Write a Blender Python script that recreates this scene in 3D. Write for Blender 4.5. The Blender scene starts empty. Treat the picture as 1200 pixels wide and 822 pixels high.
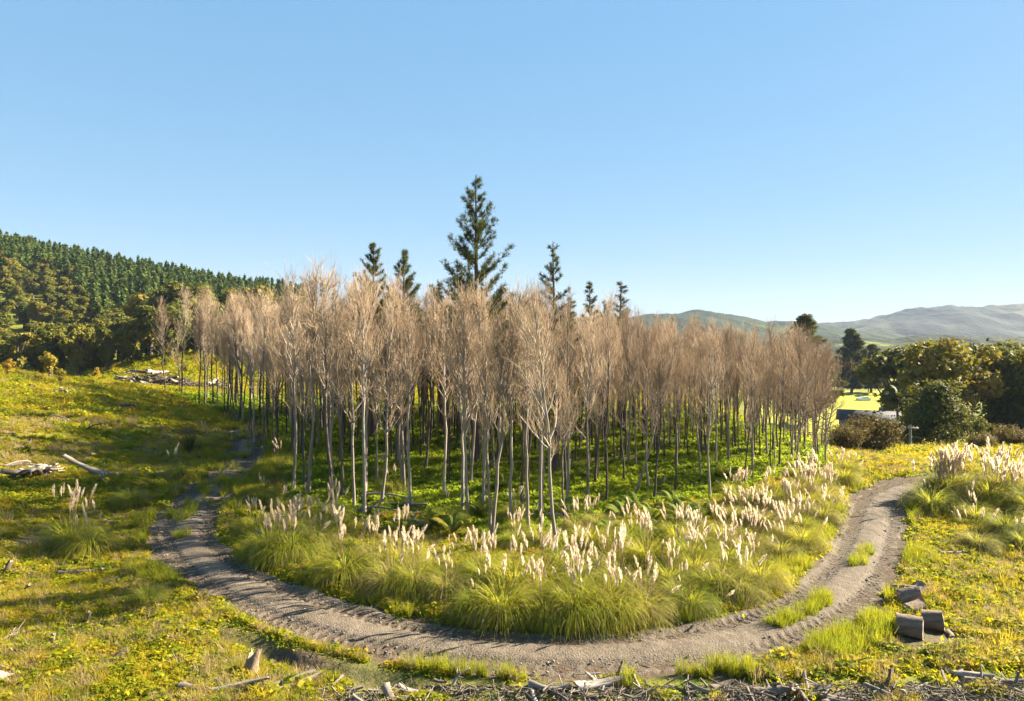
import bpy, math, random
import numpy as np

# ------------------------------------------------------------------ camera, sky, sun, exposure
sc = bpy.context.scene
CAM = np.array([0.0, 0.0, 9.5])
FPX, CX, CY, HORIZ = 800.0, 600.0, 411.0, 405.0        # photograph pixels (1200 x 822)
PITCH = (CY - HORIZ) / FPX
cam_d = bpy.data.cameras.new('camera'); cam = bpy.data.objects.new('camera', cam_d)
sc.collection.objects.link(cam)
cam_d.sensor_width = 36.0; cam_d.lens = 24.0; cam_d.clip_start = 0.1; cam_d.clip_end = 20000
cam.location = CAM; cam.rotation_euler = (math.pi / 2 - PITCH, 0, 0)
sc.camera = cam

SUN_AZ, SUN_EL = 22.0, 29.0             # degrees from +X towards +Y, and above the horizon
world = bpy.data.worlds.new('World'); sc.world = world; world.use_nodes = True
wn = world.node_tree.nodes; wl = world.node_tree.links
sky = wn.new('ShaderNodeTexSky'); sky.sky_type = 'NISHITA'; sky.sun_disc = False
sky.sun_elevation = math.radians(SUN_EL); sky.sun_rotation = math.radians(90 - SUN_AZ)
sky.air_density = 1.0; sky.dust_density = 0.15; sky.ozone_density = 7.0; sky.altitude = 50
bg = wn['Background']; bg.inputs['Strength'].default_value = 0.102
# the photograph's soft tone curve on the sky: less contrast between zenith and horizon
gm = wn.new('ShaderNodeGamma'); gm.inputs['Gamma'].default_value = 0.24; hs_ = wn.new('ShaderNodeHueSaturation'); hs_.inputs['Saturation'].default_value = 2.3
wl.new(sky.outputs[0], gm.inputs[0]); wl.new(gm.outputs[0], hs_.inputs['Color']); wl.new(hs_.outputs[0], bg.inputs[0])
sun_d = bpy.data.lights.new('sun', 'SUN'); sun = bpy.data.objects.new('sun', sun_d)
sc.collection.objects.link(sun)
sun_d.energy = 5.0; sun_d.angle = math.radians(0.5); sun_d.color = (1.0, 0.875, 0.67)
a_, e_ = math.radians(SUN_AZ), math.radians(SUN_EL)
SUNV = np.array([math.cos(e_) * math.cos(a_), math.cos(e_) * math.sin(a_), math.sin(e_)])
from mathutils import Vector, Euler, Matrix
sun.rotation_euler = Vector(SUNV).to_track_quat('Z', 'Y').to_euler()
sun.location = (60, 20, 60)
vs = sc.view_settings
vs.view_transform = 'Standard'; vs.look = 'None'; vs.gamma = 1.0; vs.use_curve_mapping = False
vs.exposure = 2.58
sc.cycles.volume_bounces = 1; sc.cycles.max_bounces = 8; sc.cycles.transparent_max_bounces = 8
sc.cycles.volume_step_rate = 4

rng = np.random.default_rng(7); random.seed(7)
C = sc.collection

# ------------------------------------------------------------------ numeric helpers
def sstep(a, b, x):
    t = np.clip((np.asarray(x, float) - a) / (b - a), 0, 1); return t * t * (3 - 2 * t)

def _hash(ix, iy, seed):
    h = (ix.astype(np.int64) * 374761393 + iy.astype(np.int64) * 668265263 + seed * 974634777) & 0xffffffff
    h = ((h ^ (h >> 13)) * 1274126177) & 0xffffffff
    h = ((h ^ (h >> 16)) * 2246822519) & 0xffffffff
    return ((h ^ (h >> 15)) & 0xffff) / 65535.0

def vnoise(x, y, s=1.0, seed=0):
    x = np.asarray(x, float) / s; y = np.asarray(y, float) / s
    ix, iy = np.floor(x), np.floor(y); fx, fy = x - ix, y - iy
    fx = fx * fx * (3 - 2 * fx); fy = fy * fy * (3 - 2 * fy)
    a = _hash(ix, iy, seed); b = _hash(ix + 1, iy, seed); c = _hash(ix, iy + 1, seed); d = _hash(ix + 1, iy + 1, seed)
    return (a * (1 - fx) + b * fx) * (1 - fy) + (c * (1 - fx) + d * fx) * fy - 0.5

def fbm(x, y, s, seed=0, o=4):
    r = 0; a = 1.0
    for k in range(o):
        r = r + a * vnoise(x, y, s, seed + k * 17); s /= 2.1; a *= 0.5
    return r

def unit(v):
    return v / np.maximum(np.linalg.norm(v, axis=-1, keepdims=True), 1e-9)

class Geo:
    def __init__(self): self.v = []; self.q = []; self.m = []; self.n = 0
    def add(self, v, q, m=0):
        v = np.asarray(v, float).reshape(-1, 3); q = np.asarray(q, int).reshape(-1, 4)
        self.v.append(v); self.q.append(q + self.n); self.m.append(np.full(len(q), m)); self.n += len(v)
    def tubes(self, P, R, n=6, m=0, cap=False):
        P = np.asarray(P, float); R = np.asarray(R, float)
        if P.ndim == 2: P = P[None]; R = R[None]
        N, k, _ = P.shape
        T = unit(np.gradient(P, axis=1)); d = unit(P[:, -1] - P[:, 0])
        ref = np.where(np.abs(d[:, 2:3]) > 0.8, np.array([[1., 0, 0]]), np.array([[0., 0, 1]]))
        U = unit(np.cross(T, ref[:, None, :])); V = np.cross(T, U)
        a = np.arange(n) * 2 * np.pi / n
        v = P[:, :, None] + R[:, :, None, None] * (np.cos(a)[None, None, :, None] * U[:, :, None] + np.sin(a)[None, None, :, None] * V[:, :, None])
        base = (np.arange(N) * k * n)[:, None, None] + (np.arange(k - 1) * n)[None, :, None]
        j = np.arange(n)[None, None]; j2 = (j + 1) % n
        q = np.stack([base + j, base + j2, base + n + j2, base + n + j], -1)
        self.add(v, q, m)
    def strips(self, P, W, S, m=0):
        P = np.asarray(P, float); N, k, _ = P.shape
        W = np.broadcast_to(np.asarray(W, float), (N, k)); S = np.asarray(S, float)
        if S.ndim == 2: S = S[:, None, :]
        off = S * W[:, :, None] * 0.5
        v = np.stack([P - off, P + off], 2)
        base = (np.arange(N) * k * 2)[:, None] + (np.arange(k - 1) * 2)[None]
        q = np.stack([base, base + 1, base + 3, base + 2], -1)
        self.add(v, q, m)
    def cards(self, C_, size, rnd, nrm=None, spread=1.0, m=0, asp=1.6):
        """leaf-like quads at the given centres"""
        N = len(C_)
        nd = rnd.normal(size=(N, 3)) * spread
        if nrm is not None: nd = nd + nrm
        nd = unit(nd); t = unit(np.cross(nd, rnd.normal(size=(N, 3)))); b = np.cross(nd, t)
        s = np.asarray(size, float); s = np.broadcast_to(s, (N,))[:, None] * rnd.uniform(.6, 1.3, (N, 1))
        v = np.stack([C_ - t * s * asp * .5, C_ + b * s * .5 - t * s * .08, C_ + t * s * asp * .5 + nd * s * .18, C_ - b * s * .5 + t * s * .1], 1)
        q = np.arange(N * 4).reshape(N, 4); self.add(v, q, m)
    def mesh(self, name, mats, smooth=False):
        me = bpy.data.meshes.new(name)
        v = np.concatenate(self.v); q = np.concatenate(self.q); m = np.concatenate(self.m)
        me.vertices.add(len(v)); me.vertices.foreach_set('co', v.astype(np.float32).ravel())
        me.loops.add(q.size); me.loops.foreach_set('vertex_index', q.astype(np.int32).ravel())
        me.polygons.add(len(q)); me.polygons.foreach_set('loop_start', (np.arange(len(q)) * 4).astype(np.int32))
        me.polygons.foreach_set('loop_total', np.full(len(q), 4, np.int32))
        me.polygons.foreach_set('material_index', m.astype(np.int32))
        if smooth: me.polygons.foreach_set('use_smooth', np.ones(len(q), bool))
        for mm in (mats if isinstance(mats, (list, tuple)) else [mats]): me.materials.append(mm)
        me.update(calc_edges=True); me.validate()
        return me

def grid_mesh(name, V, mat, smooth=True, attrs=None):
    """V: (rows, cols, 3)"""
    r, c, _ = V.shape; g = Geo()
    i = np.arange(r - 1)[:, None] * c + np.arange(c - 1)[None]
    g.add(V, np.stack([i, i + 1, i + c + 1, i + c], -1))
    me = g.mesh(name, mat, smooth)
    for k, a in (attrs or {}).items():
        at_ = me.attributes.new(k, 'FLOAT', 'POINT'); at_.data.foreach_set('value', np.asarray(a, np.float32).ravel())
    return me

def add(name, me, parent=None, loc=None, rot=None, scale=None):
    o = bpy.data.objects.new(name, me); C.objects.link(o)
    if parent is not None: o.parent = parent
    if loc is not None: o.location = loc
    if rot is not None: o.rotation_euler = rot
    if scale is not None: o.scale = scale if isinstance(scale, (tuple, list)) else (scale,) * 3
    return o

def tag(o, label=None, cat=None, group=None, kind=None):
    if label: o['label'] = label
    if cat: o['category'] = cat
    if group: o['group'] = group
    if kind: o['kind'] = kind
    return o

def thing(name, label, cat, group=None, loc=(0, 0, 0), rot=(0, 0, 0), scale=1.0):
    return tag(add(name, None, None, loc, rot, scale), label, cat, group)

# ------------------------------------------------------------------ materials
def newmat(name):
    m = bpy.data.materials.new(name); m.use_nodes = True
    nt = m.node_tree; nt.nodes.clear(); return m, nt, nt.nodes.new, nt.links.new

def ramp(nt, fac, cols, interp='LINEAR'):
    r = nt.nodes.new('ShaderNodeValToRGB'); r.color_ramp.interpolation = interp
    els = r.color_ramp.elements
    while len(els) < len(cols): els.new(0.5)
    for e, (p, c) in zip(els, cols): e.position = p; e.color = (*c, 1)
    nt.links.new(fac, r.inputs[0]); return r.outputs[0]

def noise(nt, scale, detail=4, rough=0.6, vec=None, dim='3D'):
    n = nt.nodes.new('ShaderNodeTexNoise'); n.inputs['Scale'].default_value = scale
    n.inputs['Detail'].default_value = detail; n.inputs['Roughness'].default_value = rough
    if vec is not None: nt.links.new(vec, n.inputs['Vector'])
    return n.outputs['Fac']

def mixc(nt, fac, a, b, mode='MIX'):
    m = nt.nodes.new('ShaderNodeMix'); m.data_type = 'RGBA'; m.blend_type = mode
    for s, val in ((m.inputs[0], fac), (m.inputs[6], a), (m.inputs[7], b)):
        if isinstance(val, (int, float)): s.default_value = val
        elif isinstance(val, tuple): s.default_value = (*val, 1)
        else: nt.links.new(val, s)
    return m.outputs[2]

def math_(nt, op, a, b=None):
    m = nt.nodes.new('ShaderNodeMath'); m.operation = op
    for s, val in zip(m.inputs, (a, b)):
        if val is None: continue
        if isinstance(val, (int, float)): s.default_value = val
        else: nt.links.new(val, s)
    return m.outputs[0]

def position(nt): return nt.nodes.new('ShaderNodeNewGeometry').outputs['Position']

def leafmat(name, cols, trans=0.45, patch=0.12, tcol=None, rough=0.55, fine=None, pmix=0.5):
    """foliage: colour from the copy's own random number and from patches over the ground"""
    m, nt, N, L = newmat(name)
    oi = N('ShaderNodeObjectInfo'); pos = position(nt)
    n1 = noise(nt, patch, 3, .6, pos)
    n1 = math_(nt, 'MULTIPLY_ADD', n1, 2.2); n1.node.inputs[2].default_value = -0.6
    f = math_(nt, 'ADD', math_(nt, 'MULTIPLY', oi.outputs['Random'], 1 - pmix), math_(nt, 'MULTIPLY', n1, pmix))
    if fine:
        n2 = math_(nt, 'SUBTRACT', noise(nt, fine, 2, .6, pos), 0.5)
        f = math_(nt, 'ADD', f, math_(nt, 'MULTIPLY', n2, 0.9))
    col = ramp(nt, f, cols)
    p = N('ShaderNodeBsdfPrincipled'); L(col, p.inputs['Base Color'])
    p.inputs['Roughness'].default_value = rough + .1; p.inputs['Specular IOR Level'].default_value = 0.12
    t = N('ShaderNodeBsdfTranslucent')
    tc = mixc(nt, 0.35, col, tcol if tcol else (0.35, 0.33, 0.03)); L(tc, t.inputs[0])
    x = N('ShaderNodeMixShader'); x.inputs[0].default_value = trans
    L(p.outputs[0], x.inputs[1]); L(t.outputs[0], x.inputs[2])
    o = N('ShaderNodeOutputMaterial'); L(x.outputs[0], o.inputs[0]); return m

def solidmat(name, cols, scale=3.0, detail=6, rough=0.85, bump=0.4, bscale=None, obj=True, stretch=None, rnd=0.25, bdist=0.03):
    m, nt, N, L = newmat(name)
    tc = N('ShaderNodeTexCoord'); vec = tc.outputs['Object'] if obj else position(nt)
    if stretch:
        mp = N('ShaderNodeMapping'); mp.inputs['Scale'].default_value = stretch; L(vec, mp.inputs[0]); vec = mp.outputs[0]
    oi = N('ShaderNodeObjectInfo')
    n = noise(nt, scale, detail, .65, vec)
    n = math_(nt, 'MULTIPLY_ADD', n, 1.8); n.node.inputs[2].default_value = -0.4
    f = math_(nt, 'ADD', math_(nt, 'MULTIPLY', n, 1 - rnd), math_(nt, 'MULTIPLY', oi.outputs['Random'], rnd))
    p = N('ShaderNodeBsdfPrincipled'); L(ramp(nt, f, cols), p.inputs['Base Color'])
    p.inputs['Roughness'].default_value = rough; p.inputs['Specular IOR Level'].default_value = 0.25
    b = N('ShaderNodeBump'); b.inputs['Strength'].default_value = bump; b.inputs['Distance'].default_value = bdist
    L(noise(nt, bscale or scale * 3, 5, .7, vec), b.inputs['Height']); L(b.outputs[0], p.inputs['Normal'])
    o = N('ShaderNodeOutputMaterial'); L(p.outputs[0], o.inputs[0]); return m

M = {}
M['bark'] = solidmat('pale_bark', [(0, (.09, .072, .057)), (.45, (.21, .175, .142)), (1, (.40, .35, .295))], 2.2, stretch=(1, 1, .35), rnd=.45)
M['bark_dark'] = solidmat('bark_shade_tone', [(0, (.035, .026, .02)), (.5, (.085, .066, .05)), (1, (.16, .13, .10))], 2.2, stretch=(1, 1, .35), rnd=.45)  # interior grove trunks: the shade among the stems is put into the colour
M['twig'] = solidmat('bare_twigs', [(0, (.21, .145, .088)), (.5, (.335, .24, .15)), (1, (.44, .335, .225))], .6, 2, rnd=.6, bump=0)
M['darkbark'] = solidmat('dark_bark', [(0, (.035, .026, .02)), (.5, (.09, .07, .052)), (1, (.17, .14, .11))], 2.5, stretch=(1, 1, .3))
M['deadwood'] = solidmat('weathered_wood', [(0, (.035, .026, .02)), (.35, (.10, .08, .062)), (.65, (.20, .17, .14)), (1, (.46, .42, .36))], 5, rough=.9, stretch=(1, 1, .18), rnd=.5)
M['cutwood'] = solidmat('cut_wood', [(0, (.14, .095, .06)), (.5, (.25, .185, .125)), (1, (.38, .30, .215))], 9, rnd=.3)
M['roundbark'] = solidmat('log_bark', [(0, (.06, .04, .03)), (.45, (.165, .118, .086)), (1, (.34, .262, .20))], 8, stretch=(1, 1, .35), rnd=.3, bump=.9)
M['pampas'] = leafmat('pampas_leaves', [(0, (.08, .13, .016)), (.4, (.18, .215, .020)), (.75, (.31, .29, .024)), (1, (.40, .33, .05))], .55, .12, (.60, .54, .03), fine=2.5)
M['drygrass'] = leafmat('dry_leaves', [(0, (.17, .12, .06)), (.5, (.30, .22, .11)), (1, (.42, .33, .18))], .4, .2, (.45, .33, .15))
M['plume'] = leafmat('plume_feathers', [(0, (.36, .26, .17)), (.25, (.56, .46, .34)), (.7, (.70, .61, .48)), (1, (.79, .73, .62))], .6, .9, (.88, .76, .56), .8)
M['grass'] = leafmat('grass_blades', [(0, (.075, .105, .010)), (.3, (.19, .19, .012)), (.6, (.35, .28, .014)), (1, (.42, .27, .05))], .55, .22, (.66, .52, .015), fine=1.2)
M['weed'] = leafmat('low_weeds', [(0, (.035, .065, .008)), (.34, (.14, .185, .009)), (.62, (.31, .29, .010)), (.85, (.33, .22, .025)), (1, (.22, .12, .04))], .52, .25, (.62, .58, .012), fine=1.6)
M['tallgrass'] = leafmat('tall_yellow_grass', [(0, (.09, .15, .012)), (.5, (.19, .22, .016)), (1, (.34, .29, .025))], .5, .5, (.48, .46, .02), fine=1.5)
M['shadegrass'] = leafmat('woodland_grass', [(0, (.06, .11, .010)), (.4, (.13, .20, .012)), (.75, (.25, .30, .014)), (1, (.31, .28, .03))], .52, .13, (.58, .66, .02), fine=1.0)
M['fern'] = leafmat('fern_fronds', [(0, (.06, .11, .012)), (.6, (.14, .18, .02)), (1, (.26, .2, .03))], .45, .2, (.4, .4, .03))
M['pine'] = leafmat('pine_needles', [(0, (.06, .11, .045)), (.5, (.11, .17, .055)), (1, (.18, .215, .055))], .5, .25, (.2, .24, .03), fine=.8)
M['hillpine'] = leafmat('plantation_pine_needles', [(0, (.042, .072, .016)), (.5, (.066, .105, .020)), (1, (.105, .135, .025))], .25, .015, (.12, .15, .03), pmix=.75)
M['bush'] = leafmat('evergreen_leaves', [(0, (.045, .065, .012)), (.4, (.105, .115, .018)), (.75, (.19, .165, .022)), (1, (.27, .18, .028))], .35, .05, (.2, .17, .02), fine=.35)
M['goldbush'] = leafmat('golden_leaves', [(0, (.14, .13, .015)), (.5, (.25, .2, .02)), (1, (.33, .2, .03))], .4, .3, (.4, .3, .02))
M['brownbush'] = leafmat('brown_green_leaves', [(0, (.055, .045, .013)), (.5, (.105, .078, .018)), (1, (.16, .11, .025))], .3, .3, (.22, .16, .03), fine=.8)
M['cypress'] = leafmat('cypress_foliage', [(0, (.045, .060, .012)), (.5, (.085, .100, .016)), (1, (.16, .145, .022))], .3, .3, (.24, .2, .02), fine=.8)
M['flax'] = leafmat('flax_leaves', [(0, (.035, .055, .014)), (1, (.09, .10, .022))], .3, .3)
M['stone'] = solidmat('road_stones', [(0, (.08, .07, .06)), (.6, (.15, .135, .118)), (1, (.26, .24, .22))], 6, rnd=.6)

# ------------------------------------------------------------------ terrain shape
def ridge_left(x):
    return np.interp(x, [-420, -262, -200, -145, -100, -60, 0, 60, 160], [78, 47, 36, 26, 20, 16, 9, 3, 0])

def base_z(x, y):
    x = np.asarray(x, float); y = np.asarray(y, float)
    rise = 0.05 * np.clip(y - 34, 0, 60)
    right = sstep(16, 34, x - 0.10 * np.clip(y - 40, 0, 200))
    z = rise * (1 - right)
    # valley to the right, falling away past the bend
    z = z - right * 8.0 * sstep(48, 130, y)
    z = z - 8.0 * (1 - right) * sstep(95, 220, y) * sstep(-30, 10, x)
    # bank on the left
    f = np.interp(y, [10, 25, 32, 38, 50, 60, 80], [14, 16.5, 19.5, 20.5, 23.5, 26, 30])
    u = np.clip(-x - f, 0, 60)
    z = z + np.where(u > 0, 0.195 * u * u / (u + 2.5), 0) * (1 - sstep(70, 100, y)) * (0.55 + .45 * sstep(22, 45, y))
    # wooded hill behind on the left
    z = z + ridge_left(x * 350 / np.clip(y, 150, 350)) * sstep(125, 345, y) * (1 - 0.8 * sstep(430, 900, y))
    # bright knoll behind the slash heap
    z = z + 5.0 * np.exp(-((x + 58) / 14) ** 2 - ((y - 122) / 14) ** 2)
    # low mound under the pampas beside the bend
    z = z + 0.9 * np.exp(-((x - 37) / 12) ** 2 - ((y - 47) / 7) ** 2)
    return z

def ray(px, py):
    cx, cz = (px - CX) / FPX, -(py - CY) / FPX
    d = np.array([cx, math.cos(PITCH) + cz * math.sin(PITCH), cz * math.cos(PITCH) - math.sin(PITCH)])
    return d / d[1]
_T = np.geomspace(6, 900, 3500)
def at(px, py):
    d = ray(px, py); P = CAM[None] + _T[:, None] * d[None]
    below = P[:, 2] < base_z(P[:, 0], P[:, 1])
    k = int(np.argmax(below)) if below.any() else len(_T) - 1
    return P[k]

# the track's middle line, read off the photograph and laid on the ground
track_px = [(1135, 560), (1082, 566), (1048, 574), (1030, 588), (1026, 606), (1022, 630), (1010, 660), (983, 697), (930, 727), (850, 752),
            (760, 764), (660, 767), (560, 762), (470, 749), (390, 729), (315, 702), (250, 668), (215, 640), (213, 612), (235, 586), (262, 561), (285, 538), (292, 518), (284, 500), (262, 486)]
tp = np.array([at(*p)[:2] for p in track_px])
for _ in range(3):                       # smooth by corner cutting, then resample evenly
    q = np.empty((2 * len(tp), 2)); q[0] = tp[0]; q[-1] = tp[-1]
    q[1:-1:2] = .75 * tp[:-1] + .25 * tp[1:]; q[2:-1:2] = .25 * tp[:-1] + .75 * tp[1:]; tp = q
seg = np.r_[0, np.cumsum(np.linalg.norm(np.diff(tp, axis=0), axis=1))]
def along(s): return np.stack([np.interp(s, seg, tp[:, 0]), np.interp(s, seg, tp[:, 1])], -1)
SL = seg[-1]; TS = along(np.arange(0, SL, 0.6)); TD = unit(np.gradient(TS, axis=0)); TN = np.stack([-TD[:, 1], TD[:, 0]], -1)
# walking from the bend at the right, the camera's side is the left hand (positive)
def track_dist(x, y):
    """signed distance to the middle line (positive = outer side), and length along it"""
    x = np.ravel(x); y = np.ravel(y); sd = np.full(len(x), 999.0); ss = np.zeros(len(x))
    m = (y > 12) & (y < 110) & (x > -50) & (x < 60); idx = np.nonzero(m)[0]
    for c in np.array_split(idx, max(1, len(idx) // 20000)):
        if not len(c): continue
        d = np.stack([x[c], y[c]], -1)[:, None] - TS[None]
        d2 = (d ** 2).sum(-1); k = d2.argmin(1); dk = d[np.arange(len(c)), k]
        sg = np.sign((dk * TN[k]).sum(-1)); sd[c] = np.sqrt(d2.min(1)) * sg; ss[c] = k * 0.6
    return sd, ss
HALF = 1.75
def bank_w(x): return sstep(-11.5, -8, x) * (1 - sstep(-2, 3, x)) * (.75 + .7 * vnoise(x, 0 * np.asarray(x), 2.2, 71))

def ground_z(x, y, full=False):
    sh = np.shape(x); x = np.ravel(x).astype(float); y = np.ravel(y).astype(float)
    sd, ss = track_dist(x, y); ad = np.abs(sd)
    z = base_z(x, y)
    near = sstep(1.6, 4.5, ad)
    r = np.hypot(x, y)
    z = z + near * (fbm(x, y, 6.0, 3, 4) * 0.55 + fbm(x, y, 1.3, 9, 3) * 0.20 * (1 - sstep(60, 140, r)))
    # earth bank: the weedy ground in front lies lower than the track
    bw = bank_w(x)
    z = z - 0.36 * bw * sstep(2.2 + .5 * vnoise(x, y, 1.2, 5), 2.85 + .5 * vnoise(x, y, 1.2, 5), sd) * (sd < 900) * (sd > 0)
    z = z - 0.06 * (1 - sstep(1.3, 1.9, ad))      # the bed under the track
    if not full: return z.reshape(sh)
    soil = bw * sstep(1.9, 2.3, sd) * (1 - sstep(2.8, 3.4, sd)) * (sd < 900)
    soil = np.maximum(soil, .85 * (1 - sstep(-.36, -.27, vnoise(x, y, 3.2, 70) + .25 * vnoise(x, y, .7, 72))) * (r < 70))
    soil = np.maximum(soil, 1 - sstep(1.5, 2.2 + 0.8 * vnoise(x, y, 1.5, 8), ad))
    return z.reshape(sh), sd.reshape(sh), soil.reshape(sh)

def gz(x, y): return float(ground_z(np.array([x]), np.array([y]))[0])
def onground(px, py):
    p = at(px, py); return np.array([p[0], p[1], gz(p[0], p[1])])

# ------------------------------------------------------------------ ground sheet
def ground_material():
    m, nt, N, L = newmat('rough_pasture')
    pos = position(nt); at_ = N('ShaderNodeAttribute'); at_.attribute_name = 'soil'
    n1 = noise(nt, .16, 5, .65, pos); n2 = noise(nt, 1.3, 5, .7, pos); n3 = noise(nt, 9, 3, .7, pos)
    f = math_(nt, 'ADD', math_(nt, 'MULTIPLY', n1, .9), math_(nt, 'MULTIPLY', n2, .75)); f = math_(nt, 'SUBTRACT', f, .32)
    grass = ramp(nt, f, [(0, (.035, .055, .010)), (.35, (.085, .11, .013)), (.6, (.17, .16, .018)), (.85, (.20, .135, .045)), (1, (.13, .085, .045))])
    soil = ramp(nt, n3, [(.2, (.035, .025, .016)), (.55, (.085, .062, .042)), (.85, (.16, .125, .09))])
    fac = math_(nt, 'MULTIPLY', at_.outputs['Fac'], 1.0)
    p = N('ShaderNodeBsdfPrincipled'); L(mixc(nt, fac, grass, soil), p.inputs['Base Color'])
    p.inputs['Roughness'].default_value = .95; p.inputs['Specular IOR Level'].default_value = .1
    b = N('ShaderNodeBump'); b.inputs['Strength'].default_value = .9; b.inputs['Distance'].default_value = .12
    L(math_(nt, 'ADD', n2, math_(nt, 'MULTIPLY', n3, .4)), b.inputs['Height']); L(b.outputs[0], p.inputs['Normal'])
    o = N('ShaderNodeOutputMaterial'); L(p.outputs[0], o.inputs[0]); return m
ang = np.radians(np.concatenate([np.linspace(-110, -45, 50)[:-1], np.linspace(-45, 45, 420), np.linspace(45, 110, 50)[1:]]))
rad = np.concatenate([np.linspace(.5, 14, 14)[:-1], 14 * 1.012 ** np.arange(0, 160), 14 * 1.012 ** 160 * 1.045 ** np.arange(1, 80)])
A, R_ = np.meshgrid(ang, rad); GX, GY = R_ * np.sin(A), R_ * np.cos(A)
GZ, GSD, GSOIL = ground_z(GX, GY, True)
g_o = add('ground', grid_mesh('ground', np.stack([GX, GY, GZ], -1), ground_material(), True, {'soil': GSOIL})); tag(g_o, kind='structure')

# ------------------------------------------------------------------ dirt track with wheel ruts and tyre treads
def track_material():
    m, nt, N, L = newmat('gravel_track')
    pos = position(nt); at_ = N('ShaderNodeAttribute'); at_.attribute_name = 'damp'
    n1 = noise(nt, .5, 5, .7, pos); n2 = noise(nt, 14, 4, .75, pos)
    v = N('ShaderNodeTexVoronoi'); v.inputs['Scale'].default_value = 16; L(pos, v.inputs['Vector'])
    f = math_(nt, 'ADD', math_(nt, 'MULTIPLY', n1, .65), math_(nt, 'MULTIPLY', n2, .45))
    col = ramp(nt, f, [(.25, (.036, .027, .019)), (.45, (.082, .063, .044)), (.62, (.13, .103, .074)), (.85, (.21, .172, .127))])
    col = mixc(nt, math_(nt, 'MULTIPLY', at_.outputs['Fac'], .85), col, (.030, .022, .016))
    st = ramp(nt, v.outputs['Color'], [(0, (0, 0, 0)), (.72, (0, 0, 0)), (.8, (1, 1, 1))])
    col = mixc(nt, math_(nt, 'MULTIPLY', st, .22), col, (.24, .22, .19))
    p = N('ShaderNodeBsdfPrincipled'); L(col, p.inputs['Base Color']); p.inputs['Roughness'].default_value = .9
    p.inputs['Specular IOR Level'].default_value = .2
    b = N('ShaderNodeBump'); b.inputs['Strength'].default_value = .7; b.inputs['Distance'].default_value = .03
    L(math_(nt, 'SUBTRACT', n2, v.outputs['Distance']), b.inputs['Height']); L(b.outputs[0], p.inputs['Normal'])
    o = N('ShaderNodeOutputMaterial'); L(p.outputs[0], o.inputs[0]); return m
ds = 0.07; S_ = np.arange(0, SL, ds); P_ = along(S_)
kk = np.ones(61) / 61; Pp = np.pad(P_, ((30, 30), (0, 0)), 'edge')
P_ = np.stack([np.convolve(Pp[:, i], kk, 'valid') for i in (0, 1)], -1)
D_ = unit(np.gradient(P_, axis=0)); N_ = np.stack([-D_[:, 1], D_[:, 0]], -1)
U_ = np.linspace(-2.0, 2.0, 54)
TX = P_[:, 0][:, None] + N_[:, 0][:, None] * U_; TY = P_[:, 1][:, None] + N_[:, 1][:, None] * U_
ctr = base_z(P_[:, 0], P_[:, 1])
SS = S_[:, None] + 0 * U_; UU = 0 * S_[:, None] + U_
TZ = base_z(TX, TY) * .0 + np.repeat(ctr[:, None], len(U_), 1) + 0.02
wob = 0.25 * vnoise(SS, 0 * SS, 9, 41)
tread_fade = sstep(.2, .45, vnoise(SS, UU, 6, 77) + .5) * sstep(24, 40, SS) * (1 - sstep(95, 112, SS)) * 0.8 + .2
damp = np.zeros_like(TZ)
for c, wd, dep in ((-.92, .33, .075), (.88, .36, .085), (1.42, .22, .05)):
    w = np.exp(-((UU - c - wob) / wd) ** 4)
    TZ -= w * dep
    chev = np.sin((SS + .55 * np.abs(UU - c - wob)) * 2 * np.pi / .40) 
    TZ += w * tread_fade * .055 * np.clip(chev * 1.6, -1, 1)
    damp = np.maximum(damp, w * (.35 + .65 * tread_fade * (chev < -.1)))
TZ += .035 * np.exp(-((UU - wob) / .4) ** 2) + .05 * np.exp(-((np.abs(UU) - 1.75) / .22) ** 2)
TZ += vnoise(TX, TY, .5, 21) * .05 + vnoise(TX, TY, .17, 22) * .025
edge = sstep(1.2, 1.95, np.abs(UU) + .55 * vnoise(TX, TY, 1.1, 30)); TZ -= edge * .22
TZ -= .25 * sstep(SL - 9, SL, SS + 6 * vnoise(TX, TY, 1.0, 31))
damp = np.clip(damp * (.6 + .8 * (vnoise(TX, TY, 3, 51) + .5)), 0, 1)
t_o = add('track', grid_mesh('track', np.stack([TX, TY, TZ], -1), track_material(), True, {'damp': damp})); tag(t_o, kind='structure')

def puddle(px, py, lx, ly, rot):
    p = onground(px, py); g = Geo(); n = 40; a = np.arange(n + 1) * 2 * np.pi / n
    r = 1 + .35 * np.interp(np.arange(n + 1) % n, np.arange(0, n + 1, 5), [*(lambda t: [*t, t[0]])(rng.uniform(-1, 1, 8))])
    V = np.stack([np.stack([k * r * np.cos(a) * lx, k * r * np.sin(a) * ly, 0 * a], -1) for k in (0.02, .5, 1)])
    m = M.get('puddle')
    if not m:
        m, nt, N, L = newmat('puddle_water'); q = N('ShaderNodeBsdfPrincipled')
        q.inputs['Base Color'].default_value = (.10, .095, .085, 1); q.inputs['Roughness'].default_value = .06
        L(q.outputs[0], N('ShaderNodeOutputMaterial').inputs[0]); M['puddle'] = m
    o = add('puddle', grid_mesh('puddle', V, m), None, (p[0], p[1], p[2] + .03), (0, 0, rot)); tag(o, kind='structure')
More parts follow.
